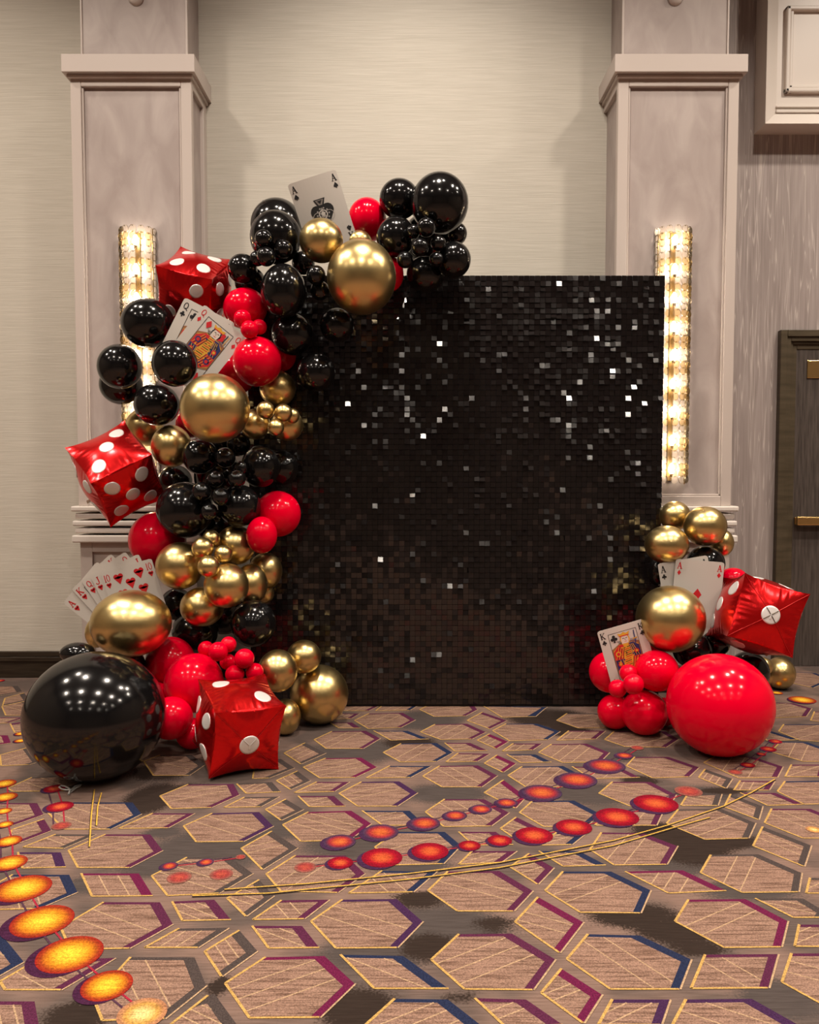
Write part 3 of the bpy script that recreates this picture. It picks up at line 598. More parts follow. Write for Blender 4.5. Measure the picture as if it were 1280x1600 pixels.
# ------------------------------------------------------------------ sequin backdrop
def backdrop():
    xr = at(1037, 620, Y_PANEL).x; zt = at(880, 430, Y_PANEL).z
    n = 80; nc = 77; pitch = (zt - 0.015) / n; xl = xr - nc * pitch
    root = tag(empty('sequin_backdrop', ((xl + xr) / 2, Y_PANEL, 0)), 'tall square backdrop wall covered in shimmering black sequins', 'backdrop')
    ox = (xl + xr) / 2
    obj('backing_board', boxes('board', [(xl - ox, xr - ox, 0.016, 0.045, 0.0, zt)], M['board'], 0.003), None, root)
    for s in (-0.75, 0.75):
        obj('support_foot', boxes('foot', [(s - 0.03, s + 0.03, 0.045, 0.42, 0.0, 0.025), (s - 0.02, s + 0.02, 0.045, 0.07, 0.0, zt * 0.8)], M['board'], 0.003), None, root)
    # tilt field: panels of sequins hang differently, single ones are flicked out
    ii, jj = np.meshgrid(np.arange(n), np.arange(n))
    low = np.zeros((n, n))
    for k in range(7):
        a, b, p = RNG.uniform(0.05, 0.35), RNG.uniform(0.05, 0.30), RNG.uniform(0, 6.28)
        low += np.sin(a * ii + b * jj + p) * (1.0 if k < 4 else 0.6)
    tilt = np.radians(1.5 + 1.1 * low + RNG.normal(0, 3.0, (n, n)) + np.where(RNG.random((n, n)) < 0.16 + 0.48 * np.clip((jj - 32) / 38, 0, 1), RNG.exponential(6.0, (n, n)), 0))
    flick = RNG.random((n, n)); tilt = np.where(flick < 0.04, tilt + np.radians(RNG.uniform(4, 24, (n, n))), tilt)
    yaw = np.radians(RNG.normal(0, 1.8, (n, n)) + np.where(flick > 0.94, RNG.normal(0, 9, (n, n)), 0))
    h = pitch * 0.945
    def base():
        v = [(-h / 2, 0, -h), (h / 2, 0, -h), (h / 2, 0, 0), (-h / 2, 0, 0), (-h / 2, .0006, -h), (h / 2, .0006, -h), (h / 2, .0006, 0), (-h / 2, .0006, 0)]
        f = [(0, 1, 2, 3), (7, 6, 5, 4), (0, 4, 5, 1), (1, 5, 6, 2), (2, 6, 7, 3), (3, 7, 4, 0)]
        return v, f
    bv, bf = base(); one = pydata('sequin', bv, bf, [M['sequin']])
    V, Fc = [], []
    picked = set()
    for j in range(n):                       # the single pieces: an open block right of centre
        for i in range(nc):
            if 34 <= i < 54 and 62 <= j < 77: picked.add((i, j))
    cnt = 0
    for j in range(n):
        for i in range(nc):
            x = xl + (i + 0.5) * pitch - ox; z = 0.015 + (j + 1) * pitch - 0.0008
            R = Euler((-tilt[j, i], 0, yaw[j, i])).to_matrix()   # lower edge swings towards the viewer
            y = 0.004 + 0.006 * ((i * 7 + j * 3) % 2) * 0.3
            if (i, j) in picked and cnt < 300:
                cnt += 1
                obj('sequin', one, None, root, (x, y, z), (-tilt[j, i], 0, yaw[j, i])); continue
            k = len(V)
            for p in bv: V.append(tuple(R @ Vector(p) + Vector((x, y, z))))
            for f in bf: Fc.append(tuple(k + q for q in f))
    o = obj('sequin_field', pydata('sequin_field', V, Fc, [M['sequin']]), None, root); o['kind'] = 'stuff'
backdrop()

# ------------------------------------------------------------------ crystal wall sconces
def sconce(xc, ztop, zbot, label):
    YF = 4.952
    root = tag(empty('wall_sconce', (xc, YF, zbot)), label, 'wall lamp', 'tall crystal wall sconces')
    Hh = ztop - zbot; R = 0.098; D = 0.085
    obj('backplate', boxes('plate', [(-0.016, 0.016, -0.010, 0.0, 0.02, Hh - 0.02)], M['sconce_plate'], 0.004), None, root)
    nb = 9
    bulb = lathe('bulb', [(0.001, -0.030), (0.010, -0.027), (0.017, -0.012), (0.017, 0.006), (0.011, 0.022), (0.004, 0.032)], 14, M['bulb'], axis='Z')
    sock = lathe('socket', [(0.009, -0.05), (0.010, -0.030), (0.008, -0.026)], 12, M['brass'], axis='Z')
    for k in range(nb):
        z = Hh * (k + 0.55) / nb
        b = obj('bulb', bulb, None, root, (0, -0.045, z)); obj('socket', sock, None, b)
    seg = 14; r = 0.0205; th = 0.0045
    def disc(m):
        v, f = [], []
        for y in (-th / 2, th / 2):
            for i in range(seg):
                a = 2 * math.pi * i / seg; v.append((r * math.cos(a), y, 1.15 * r * math.sin(a)))
        f.append(tuple(range(seg))); f.append(tuple(range(2 * seg - 1, seg - 1, -1)))
        for i in range(seg): f.append((i, seg + i, seg + (i + 1) % seg, (i + 1) % seg))
        k = len(v)                                      # hanging stud at the top of the disc
        s = 0.0026
        for dx, dz in ((-s, -s), (s, -s), (s, s), (-s, s)):
            v.append((dx, -th / 2 - 0.003, 0.0165 + dz))
        for dx, dz in ((-s, -s), (s, -s), (s, s), (-s, s)):
            v.append((dx, -th / 2, 0.0165 + dz))
        f += [(k, k + 1, k + 2, k + 3), (k, k + 4, k + 5, k + 1), (k + 1, k + 5, k + 6, k + 2), (k + 2, k + 6, k + 7, k + 3), (k + 3, k + 7, k + 4, k)]
        me = pydata('crystal_disc', v, f, [m, M['stud'], M['crystal_rim']])
        for q in range(seg): me.polygons[2 + q].material_index = 2
        for q in range(5): me.polygons[len(f) - 5 + q].material_index = 1
        return me
    dc, da = disc(M['crystal']), disc(M['amber'])
    rows = 40; cols = 7
    for j in range(rows):
        z = Hh - 0.02 - j * (Hh - 0.05) / (rows - 1)
        for i in range(cols):
            a = math.radians(-84 + 168 * (i + (0.5 if j % 2 else 0.0) * 0.0) / (cols - 1))
            x = R * math.sin(a); y = -0.008 - D * math.cos(a)
            use = da if (j % 4 in (1, 2) and 1 <= i <= 5) else dc
            tz = random.uniform(-0.12, 0.12)
            obj('crystal_disc', use, None, root, (x, y - (0.006 if j % 2 else 0), z), (random.uniform(-0.15, 0.15), tz, a * 0.55))
    for s in (-1, 1):
        obj('side_rod', boxes('rod', [(s * 0.09 - 0.003, s * 0.09 + 0.003, -0.012, -0.006, 0, Hh)], M['brass'], 0.001), None, root)
zst, zsb = at(1058, 352, 4.87).z, at(1058, 757, 4.87).z
sconce(at(1058, 400, 4.87).x + 0.0, zst, zsb, 'tall crystal wall lamp on the column beside the backdrop')
sconce(at(209, 400, 4.87).x, zst, zsb, 'tall crystal wall lamp behind the black balloons on left column')

# ------------------------------------------------------------------ balloons
def balloon_mesh(m):
    prof = [(0.001, -1.0)]
    for k in range(1, 27):
        t = math.pi * k / 32; prof.append((math.sin(t), -math.cos(t)))
    t0 = math.pi * 26 / 32; r0, y0 = math.sin(t0), -math.cos(t0)
    for k, (r, y) in enumerate(((0.46, 0.90), (0.34, 0.97), (0.22, 1.03), (0.12, 1.08), (0.07, 1.11), (0.055, 1.13))): prof.append((r, y))
    return lathe('balloon_body', prof, 48, m)
def knot_mesh(m):
    return lathe('balloon_knot', [(0.05, 1.12), (0.09, 1.14), (0.095, 1.17), (0.055, 1.19), (0.045, 1.20), (0.08, 1.24), (0.09, 1.25), (0.02, 1.245)], 16, m)
BM = {c: balloon_mesh(M[c]) for c in ('black', 'red', 'gold')}
KM = {c: knot_mesh(M[c]) for c in ('black', 'red', 'gold')}
B_, R_, G_ = 'black', 'red', 'gold'
FLOOR = 99
# colour, centre px, half width, half height, depth offset (or FLOOR), label
BALLOONS = [
 # ---- crown of the arch
 (B_,433,352,41,41, .34,'black balloon rising behind the ace of spades at upper left of the arch'),
 (B_,431,371,40,41, .00,'large black balloon carrying three small black bubbles below the ace of spades'),
 (B_,412,373,14,14,-.16,'small black bubble, upper left of the trio under the ace of spades'),
 (B_,443,389,14,14,-.16,'small black bubble, right one of the trio under the ace of spades'),
 (B_,416,401,15,15,-.17,'small black bubble, lowest of the trio under the ace of spades'),
 (B_,402,404,12,12,-.08,'tiny black bubble half hidden left of the bubble trio near the top dice'),
 (B_,379,420,23,23,-.06,'round black balloon touching the right corner of the top dice'),
 (B_,391,441,24,24, .10,'shadowed black balloon between the top dice and the upper red balloon'),
 (G_,502,376,34,34,-.10,'gold balloon in front of the ace of spades card'),
 (G_,565,433,54,58,-.18,'largest gold balloon at the top, hanging over the backdrop edge'),
 (G_,561,378,20,18, .12,'small gold balloon peeking over the largest top gold balloon'),
 (R_,574,344,30,34, .16,'red balloon standing between the ace of spades and the black balloons'),
 (R_,612,428,19,26, .06,'red balloon sliver behind the right side of the largest top gold balloon'),
 (B_,624,311,31,31, .14,'black balloon left of the highest large black balloon'),
 (B_,687,318,45,47,-.02,'highest and largest black balloon at the right end of the arch'),
 (B_,619,370,31,31,-.02,'black balloon between red balloon and tiny bubbles at the arch end'),
 (B_,666,355,15,15,-.16,'small black bubble just below the highest large black balloon'),
 (B_,646,362,11,11,-.13,'tiny black bubble left of the top bubble at the arch end'),
 (B_,656,386,14,14,-.18,'small black bubble in the centre of the arch end cluster'),
 (B_,685,380,12,12,-.14,'small black bubble right of centre in the arch end cluster'),
 (B_,633,406,13,13,-.15,'small black bubble lowest left in the arch end cluster'),
 (B_,682,405,11,11,-.15,'tiny black bubble lowest right in the arch end cluster'),
 (B_,709,406,27,28,-.02,'black balloon at the right tip of the arch above the backdrop'),
 (B_,713,365,17,18, .14,'black balloon peeking out behind the right tip of the arch'),
 (B_,665,428,30,29, .04,'black balloon at the bottom of the arch end cluster against sequins'),
 (B_,443,455,35,42,-.06,'tall dull black balloon right of the upper red balloon'),
 (B_,494,430,15,15,-.12,'small black bubble left of the largest top gold balloon'),
 (B_,500,454,15,15,-.10,'small black bubble under the other one beside largest top gold balloon'),
 (B_,474,411,18,18, .06,'small shadowed black balloon under the gold balloon by the ace'),
 (B_,457,522,33,33,-.04,'black balloon right of the small red bubbles'),
 (B_,527,508,27,27, .02,'dark black balloon below the largest top gold balloon'),
 (B_,494,582,30,30, .02,'dark black balloon low against sequins right of the big red balloon'),
 (B_,668,374,40,40, .22,'added black balloon filling the dark gap at the back of the arch end cluster'),  # added filler, darkens the gap behind the cluster
 # ---- red group beside the queen
 (R_,383,482,34,32,-.02,'upper red balloon right of the queen of diamonds card'),
 (R_,379,498,14,14,-.15,'small red bubble nearest the queen of diamonds corner'),
 (R_,390,515,14,14,-.18,'small red bubble in front of its two neighbours by the queen'),
 (R_,405,511,12,12,-.12,'small red bubble at the right of the red bubble trio'),
 (R_,402,565,38,39,-.08,'large red balloon below the red bubble trio'),
 (R_,368,583,33,33, .04,'red balloon tucked under the queen of diamonds card'),
 (R_,440,556,22,24, .10,'dark red balloon behind the right edge of the large red balloon'),
 (G_,434,607,28,28,-.02,'gold balloon just under the large red balloon'),
 (G_,398,663,23,24,-.04,'gold balloon between the large gold balloon and gold bubbles'),
 (G_,449,664,25,25,-.02,'gold balloon behind the gold bubbles beside the sequins'),
 (G_,415,641,14,14,-.17,'small gold bubble, upper left of the four gold bubbles'),
 (G_,443,645,14,14,-.17,'small gold bubble, upper right of the four gold bubbles'),
 (G_,457,650,11,12,-.11,'tiny gold bubble, far right of the four gold bubbles'),
 (G_,431,668,13,13,-.18,'small gold bubble, lowest of the four gold bubbles'),
 (G_,336,638,54,54,-.34,'largest gold balloon in the middle of the garland below the queens'),
 # ---- black group left of the queen
 (B_,231,505,41,38,-.08,'black balloon left of the queen cards, highest of its group'),
 (B_,187,573,34,35,-.02,'leftmost black balloon in front of the left wall lamp'),
 (B_,189,601,33,31, .16,'black balloon peeking out below the leftmost black balloon'),
 (B_,273,568,35,36,-.32,'black balloon covering the lower corner of the queen cards'),
 (B_,245,632,35,33,-.06,'black balloon above the middle dice'),
 (G_,226,668,29,30, .36,'gold balloon peeking out between black balloon and middle dice'),
 (G_,268,697,31,33,-.02,'gold balloon right of the middle dice top'),
 # ---- black bubbles in the middle
 (B_,313,713,28,28,-.04,'black balloon right under the largest gold balloon'),
 (B_,352,715,16,16,-.12,'small black balloon in the top row of the middle black bubbles'),
 (B_,376,731,11,11,-.16,'tiny black bubble touching the big black balloon by the sequins'),
 (B_,337,748,13,13,-.18,'small black bubble, centre left of the middle black bubbles'),
 (B_,370,748,14,14,-.18,'small black bubble, centre right of the middle black bubbles'),
 (B_,315,768,15,15,-.18,'small black bubble, leftmost of the middle black bubbles'),
 (B_,345,776,14,14,-.20,'small black bubble, centre of the lower middle black bubbles'),
 (B_,327,799,13,13,-.18,'small black bubble, lowest of the middle black bubbles'),
 (B_,407,729,30,33,-.02,'black balloon right of the middle black bubbles'),
 (B_,441,731,25,27, .12,'dark black balloon farthest right behind the middle black bubbles'),
 (B_,289,797,44,44,-.04,'large black balloon beside the lower right corner of the middle dice'),
 (B_,374,790,33,33,-.04,'black balloon above the gold cluster, left of a red balloon'),
 (B_,274,752,26,26, .36,'black balloon hidden behind the middle dice right corner'),
 (B_,372,694,19,19, .08,'shadowed black balloon under the gold bubbles'),
 (B_,342,745,38,38, .22,'added black balloon filling the dark gap at the back of the middle black bubbles'),  # filler balloon added to keep the gap behind the bubbles dark
 (B_,342,693,24,24, .16,'added black balloon filling dark gap between largest middle gold balloon and black bubbles'),  # added, stands in for a dark gap
 (B_,338,824,30,28, .22,'added black balloon filling dark gap between the middle black bubbles and gold cluster'),  # added filler where only a dark gap lies
 (R_,297,662,22,22, .20,'dark red balloon glimpsed left under the largest middle gold balloon'),
 # ---- red and gold below
 (R_,434,803,36,36, .02,'red balloon against the sequins at mid height'),
 (R_,409,836,24,29,-.04,'red balloon between gold cluster and the mid height red balloon'),
 (R_,246,844,44,45, .14,'pinkish red balloon left of the gold cluster above the fanned cards'),
 (G_,281,884,37,37,-.04,'large gold balloon at the left of the gold cluster'),
 (G_,368,852,31,31,-.02,'gold balloon at the top right of the gold cluster'),
 (G_,317,856,17,17,-.18,'small gold bubble, left one of the four on the gold cluster'),
 (G_,330,842,14,14,-.12,'small gold bubble, top one of the four on the gold cluster'),
 (G_,349,866,14,14,-.17,'small gold bubble, right one of the four on the gold cluster'),
 (G_,326,885,17,17,-.20,'small gold bubble, bottom one of the four on the gold cluster'),
 (G_,354,915,35,35,-.08,'large gold balloon at the lower middle of the gold cluster'),
 (G_,316,948,34,31, .00,'lowest gold balloon of the gold cluster beside large gold balloon'),
 (G_,392,913,26,32, .04,'gold balloon half behind the lower middle of the gold cluster'),
 (G_,415,892,26,29, .12,'gold balloon at the right edge of the gold cluster'),
 (G_,414,927,14,16, .16,'small gold balloon sliver at the lower right of the gold cluster'),
 (B_,396,974,35,37, .08,'dark black balloon against sequins below the gold cluster'),
 (B_,305,986,36,34, .12,'black balloon right of the big oval gold balloon'),
 (B_,276,944,25,25, .20,'dark black balloon between fanned cards and the gold cluster'),
 (B_,350,955,36,36, .24,'added black balloon filling dark gap at the back below the gold cluster'),  # filler added so the gap below the cluster stays dark
 (B_,196,1040,30,30,-.06,'added black balloon filling dark gap between big oval gold and biggest black balloon'),  # put in for the dark gap between the two balloons
 (G_,205,974,62,52,-.12,'big oval gold balloon in front of the fanned heart cards'),
 (G_,152,988,18,24, .06,'gold balloon sliver left of the big oval gold balloon'),
 (B_,121,1020,27,16,-.30,'small black balloon behind the top of the biggest black balloon'),
 (B_,149,1118,107,99,FLOOR,'biggest black balloon resting on the carpet at far left'),
 (R_,266,1033,38,38, .10,'dark red balloon below the big oval gold balloon'),
 (R_,303,1067,46,46,-.10,'large red balloon behind the dice on the carpet'),
 (R_,267,1122,34,33,-.06,'dark red balloon low between biggest black balloon and floor dice'),
 (R_,240,1095,28,30, .00,'red balloon pressed against the right of the biggest black balloon'),
 (R_,300,1146,25,24, .06,'shadowed red balloon on the carpet behind the floor dice'),
 (R_,322,1014,12.5,12.5,-.12,'small red bubble, leftmost of the bubble heap above the floor dice'),
 (R_,341,1018,15,15,-.20,'small red bubble, largest at upper left of the bubble heap'),
 (R_,357,1007,12.5,12.5,-.15,'small red bubble, highest of the heap above the floor dice'),
 (R_,382,1029,15.5,15.5,-.18,'small red bubble, upper right of the heap above the floor dice'),
 (R_,356,1034,12.5,12.5,-.10,'small red bubble, dim one in the middle of the heap'),
 (R_,367,1053,15,14,-.16,'small red bubble, lowest of the heap resting on floor dice'),
 (R_,398,1050,14,14,-.16,'small red bubble, lower right of the heap beside gold balloon'),
 (G_,434,1048,31,33,-.02,'gold balloon right of the red bubble heap above the floor dice'),
 (G_,475,1026,27,26, .12,'gold balloon highest of the group at the backdrop foot'),
 (G_,499,1085,45.5,46,FLOOR,'large gold balloon on the carpet at the backdrop foot'),
 (G_,446,1120,24,28,FLOOR,'gold balloon half hidden by the right side of the floor dice'),
 # ---- right hand cluster
 (G_,1055,806,24,23, .14,'gold balloon, upper left of the right cluster behind two others'),
 (G_,1102,822,33,31,-.04,'gold balloon, highest big one of the right cluster'),
 (G_,1042,851,34,30,-.06,'gold balloon in front of the backdrop corner above the aces'),
 (G_,1129,848,17,21, .10,'gold balloon at the right edge behind the highest big gold one'),
 (B_,1103,880,29,28, .06,'black balloon behind the pair of aces'),
 (B_,1027,893,14,22, .14,'black balloon sliver left of the pair of aces'),
 (G_,1048,967,53,52,-.14,'largest gold balloon of the right cluster below the aces'),
 (R_,1108,943,18,20, .02,'red balloon between aces, gold balloon and right dice'),
 (R_,1146,905,22,18, .10,'red balloon peeking over the left top of the right dice'),
 (R_,1125,1101,81,79,FLOOR,'biggest red balloon resting on the carpet at right'),
 (R_,1026,1048,34,32,-.06,'red balloon right of the king of clubs'),
 (R_,1007,1113,36,35,FLOOR,'red balloon on the carpet left of the biggest red balloon'),
 (R_,961,1112,27,27,FLOOR,'red balloon lowest left on the carpet below the king'),
 (R_,953,1050,32,32, .08,'red balloon behind the king of clubs card'),
 (R_,982,1052,14,14,-.10,'small red bubble, highest of the trio in front of the king'),
 (R_,990,1069,16,16,-.18,'small red bubble, largest of the trio in front of the king'),
 (R_,965,1076,14,14,-.16,'small red bubble, left one of the trio in front of the king'),
 (R_,1040,1112,16,22, .14,'red balloon sliver between the two floor red balloons at right'),
 (R_,1014,1003,24,26, .10,'dark red balloon under the largest right gold balloon'),
 (B_,1082,1016,30,28, .08,'black balloon between largest right gold and biggest red balloon'),
 (B_,1118,1006,22,20, .12,'black balloon under the left edge of the right dice'),
 (B_,1170,1050,31,32, .12,'black balloon behind the upper right of the biggest red balloon'),
 (G_,1193,1041,14,14, .26,'small gold balloon under the right dice'),
 (G_,1219,1052,23,25,FLOOR,'gold balloon on the carpet at far right behind the dice'),
]
def base_depth(px, py):
    if px < 800: return float(np.interp(py, [270, 600, 850, 1000, 1150], [4.42, 4.38, 4.25, 4.12, 3.98]))
    return float(np.interp(py, [800, 960, 1100], [4.45, 4.32, 4.12]))
DICE = [((-1.16, 4.5, 2.328), (0.581, 0.251, -0.076), 0.1553), ((-1.549, 4.35, 1.333), (0.66, -0.465, 0.484), 0.1664),
        ((-0.779, 3.668, 0.200), (0.241, 0.039, 0.489), 0.1587), ((1.77, 4.15, 0.609), (-0.206, 0.314, -0.107), 0.1641)]
def solve_depths():
    n = len(BALLOONS); D = np.zeros(n); fixed = np.zeros(n, bool)
    dirs = np.zeros((n, 3)); rpx = np.zeros(n)
    for i, (c, u, v, rx, ry, dz, lab) in enumerate(BALLOONS):
        d = ray(u, v); dirs[i] = d; rpx[i] = (rx + ry) / 2 / F_PX
        if dz == FLOOR:
            D[i] = CAM_H / (-d.z + ry / F_PX * 0.995); fixed[i] = True       # centre height = half height
        else: D[i] = (base_depth(u, v) + dz) / d.y
    cam0 = np.array([0, 0, CAM_H])
    dc = np.array([c for c, _, _ in DICE]); dr = np.array([h * 1.15 for _, _, h in DICE])
    D0 = D.copy()
    for it in range(900):
        P = cam0 + dirs * D[:, None]; R = rpx * D
        diff = P[:, None] - P[None]; dist = np.sqrt((diff ** 2).sum(-1)) + 1e-9
        need = 1.0 * (R[:, None] + R[None]); ov = need - dist; np.fill_diagonal(ov, -1)
        mv = np.zeros(n)
        for i, j in zip(*np.where(ov > 0)):
            s = np.sign(D0[i] - D0[j]) or (1 if i > j else -1)
            mv[i] += 0.18 * ov[i, j] * s * (2 if fixed[j] else 1)
        # stay clear of the foil dice
        for k in range(4):
            d2 = np.sqrt(((P - dc[k]) ** 2).sum(1)); o2 = dr[k] + R * 0.92 - d2
            s2 = np.where(D0 > np.linalg.norm(dc[k] - cam0) / 1.0 * 0.995, 1, -1) if False else np.where(P[:, 1] > dc[k][1], 1, -1)
            mv += np.where(o2 > 0, 0.3 * o2 * s2, 0)
        mv += 0.01 * (D0 - D)
        mv[fixed] = 0; D += np.clip(mv, -0.03, 0.03)
        P = cam0 + dirs * D[:, None]; R = rpx * D
        # in front of the sequins and the columns, above the floor
        xr = at(1037, 620, Y_PANEL).x; zt = at(880, 430, Y_PANEL).z
        onp = (P[:, 0] > xr - 2.34 - 0.5 * R) & (P[:, 0] < xr + 0.5 * R) & (P[:, 2] < zt + 0.5 * R)
        lim = np.where(onp, Y_PANEL - 0.012 - R * 0.93, 4.84 - R)
        for i in range(n):
            if fixed[i]: continue
            if P[i, 1] > lim[i]: D[i] -= (P[i, 1] - lim[i]) / dirs[i, 1]
            zmin = P[i, 2] - R[i]
            if zmin < 0.005: D[i] *= 0.995
    return D
DEP = solve_depths()
NAMES = {'black': 'black_balloon', 'red': 'red_balloon', 'gold': 'gold_balloon'}
brnd = random.Random(11)
BP = [Vector((0, 0, CAM_H)) + ray(r[1], r[2]) * d for r, d in zip(BALLOONS, DEP)]
BR = [(r[3] + r[4]) / 2 / F_PX * d for r, d in zip(BALLOONS, DEP)]
for i, ((c, u, v, rx, ry, dz, lab), d) in enumerate(zip(BALLOONS, DEP)):
    p = BP[i]; sx, sz = rx / F_PX * d, ry / F_PX * d
    o = obj(NAMES[c], BM[c], None, None, p)
    lim = 0.25 if abs(rx - ry) > 2 else 0.95
    best = None
    for k in range(60):                                  # turn the neck into a free gap behind
        e = (brnd.uniform(-lim, lim), 0, brnd.uniform(-lim, lim)); ax = Euler(e).to_matrix() @ Vector((0, 1, 0)); cost = 0.002 * (abs(e[0]) + abs(e[2]))
        for t in (1.0, 1.14, 1.25):
            q = p + ax * (t * BR[i])
            for j in range(len(BP)):
                if j != i:
                    cost += max(0, BR[j] + 0.1 * BR[i] - (q - BP[j]).length)
            if q.y > Y_PANEL - 0.015 and -0.92 < q.x < 1.45: cost += q.y - Y_PANEL + 0.02
            cost += max(0, 0.01 - q.z)
        if best is None or cost < best[0]: best = (cost, e)
    o.rotation_euler = best[1]
    o.scale = (sx, (sx + sz) / 2, sz)
    tag(o, lab, 'balloon', c + ' balloons of the garland')
    obj('knot', KM[c], None, o)

# ------------------------------------------------------------------ foil dice
BUL, PINCH = 0.17, 0.075
def puff(p, wr=0.0):
    x, y, z = p
    def g(a, b): return 1 + BUL * (1 - a * a) * (1 - b * b) - PINCH * (a * a * (1 - b * b) + b * b * (1 - a * a))
    return Vector((x * g(y, z), y * g(x, z), z * g(x, y)))
FACES = {'x-': ((-1, 0, 0), (0, -1, 0), (0, 0, 1)), 'x+': ((1, 0, 0), (0, 1, 0), (0, 0, 1)), 'y-': ((0, -1, 0), (1, 0, 0), (0, 0, 1)),
         'y+': ((0, 1, 0), (-1, 0, 0), (0, 0, 1)), 'z+': ((0, 0, 1), (1, 0, 0), (0, 1, 0)), 'z-': ((0, 0, -1), (1, 0, 0), (0, -1, 0))}
def fpt(face, u, v, lift=0.0, wr=0.0):
    n, a, b = (Vector(q) for q in FACES[face])
    p = n + a * u + b * v; q = puff(p)
    if wr:
        e1 = max(0, abs(u) - 0.35) / 0.65; e2 = max(0, abs(v) - 0.35) / 0.65
        e = e1 ** 1.5 * math.sin(46 * v + 3 * math.sin(9 * v)) * (1 - v * v) * (1 - e1 ** 6) + e2 ** 1.5 * math.sin(46 * u + 3 * math.sin(8 * u + 1)) * (1 - u * u) * (1 - e2 ** 6)
        q = q + n * (wr * e)
    return q + n * lift
PIPS = {1: [(0, 0)], 2: [(-.5, .5), (.5, -.5)], 3: [(-.55, -.55), (0, 0), (.55, .55)], 4: [(-.5, -.5), (.5, -.5), (-.5, .5), (.5, .5)],
        5: [(-.52, -.52), (.52, -.52), (-.52, .52), (.52, .52), (0, 0)], 6: [(-.5, -.58), (.5, -.58), (-.5, 0), (.5, 0), (-.5, .58), (.5, .58)],
        -2: [(.5, .5), (-.5, -.5)], -3: [(-.55, .55), (0, 0), (.55, -.55)]}
def dice(k, label, faces, tabface=None):
    C, e, h = DICE[k]
    root = empty('foil_dice_balloon', C); root.rotation_euler = e; root.scale = (h, h, h)
    tag(root, label, 'balloon', 'red foil dice balloons')
    n = 40; bm = bmesh.new()
    for f in FACES:
        g = [[bm.verts.new(fpt(f, -1 + 2 * i / n, -1 + 2 * j / n, 0, 0.015)) for i in range(n + 1)] for j in range(n + 1)]
        for j in range(n):
            for i in range(n):
                q = bm.faces.new((g[j][i], g[j][i + 1], g[j + 1][i + 1], g[j + 1][i])); q.smooth = True
    bmesh.ops.remove_doubles(bm, verts=bm.verts[:], dist=1e-4)
    bmesh.ops.recalc_face_normals(bm, faces=bm.faces[:])
    for ed in bm.edges:
        if len(ed.link_faces) == 2 and ed.link_faces[0].normal.angle(ed.link_faces[1].normal, 0) > 0.8: ed.smooth = False
    me = bpy.data.meshes.new('dice_body'); bm.to_mesh(me); bm.free()
    body = obj('body', me, M['foil'], root)
    seg = 28; rings = 6
    for f, num in faces.items():
        rr = 0.30 if num == 1 else 0.245
        for u0, v0 in PIPS[num]:
            V = [fpt(f, u0, v0, 0.013)]; Fc = []
            for q in range(1, rings + 1):
                for i in range(seg):
                    a = 2 * math.pi * i / seg; V.append(fpt(f, u0 + rr * q / rings * math.cos(a), v0 + rr * q / rings * math.sin(a), 0.013))
            for i in range(seg):
                j = (i + 1) % seg; Fc.append((0, 1 + i, 1 + j))
                for q in range(rings - 1):
                    Fc.append((1 + q * seg + i, 1 + (q + 1) * seg + i, 1 + (q + 1) * seg + j, 1 + q * seg + j))
            # a small rim so that the print has an edge
            o = len(V)
            for i in range(seg):
                a = 2 * math.pi * i / seg; V.append(fpt(f, u0 + rr * math.cos(a), v0 + rr * math.sin(a), -0.01))
            for i in range(seg):
                j = (i + 1) % seg; Fc.append((1 + (rings - 1) * seg + i, o + i, o + j, 1 + (rings - 1) * seg + j))
            obj('pip', pydata('pip', V, Fc, [M['pip']], True), None, root)
    def ridge(name, pts, wd, m, lift):
        V, Fc = [], []
        for (f, u, v, du, dv) in pts:
            V += [fpt(f, u - du * wd, v - dv * wd, lift * 0.6), fpt(f, u, v, lift), fpt(f, u + du * wd, v + dv * wd, lift * 0.6)]
        for i in range(len(pts) - 1):
            Fc += [(3 * i, 3 * i + 1, 3 * i + 4, 3 * i + 3), (3 * i + 1, 3 * i + 2, 3 * i + 5, 3 * i + 4)]
        obj(name, pydata(name, V, Fc, [m], True), None, root)
    # folded seams run from the valve face's middle to its corners
    if tabface:
        for su, sv in ((-1, -1), (1, -1), (-1, 1), (1, 1)):
            ridge('seam', [(tabface, su * t, sv * t, -sv * 0.7, su * 0.7) for t in np.linspace(0.21, 0.97, 14)], 0.009, M['seam'], 0.020)
            if sv > 0 or k == 3: ridge('valve_fold', [(tabface, su * t, sv * t, -sv * 0.7, su * 0.7) for t in np.linspace(0.0, 0.20, 6)], 0.014, M['tab'] if k != 3 else M['stud'], 0.032)
        ridge('valve_tail', [(tabface, 0.0, t, 1, 0) for t in np.linspace(-0.13, 0.02, 5)], 0.03, M['tab'], 0.035)
    return root
dice(0, 'red foil dice with white pips at the top left of the garland', {'z+': 4, 'y-': -2, 'x+': 4, 'x-': 5})
D2 = dice(1, 'red foil dice tilted on its corner sticking out left of garland', {'z+': 3, 'y-': 5, 'x-': 4, 'x+': 2})
obj('valve_tail', pydata('tail', [(-1.02, -0.02, -0.55), (-1.02, 0.10, -0.6), (-1.22, 0.02, -0.62), (-1.20, 0.06, -0.5), (-1.0, 0.04, -0.5)], [(0, 1, 2), (1, 3, 2), (0, 2, 4), (2, 3, 4)], [M['tab']]), None, D2)
dice(2, 'red foil dice standing on the carpet beside the biggest black balloon', {'z+': 2, 'y-': 1, 'x-': 4, 'x+': 3}, 'y-')
dice(3, 'red foil dice on top of the biggest red balloon at right', {'y-': 1, 'x-': 3, 'z+': 4, 'z-': 2, 'x+': 5}, 'y-')

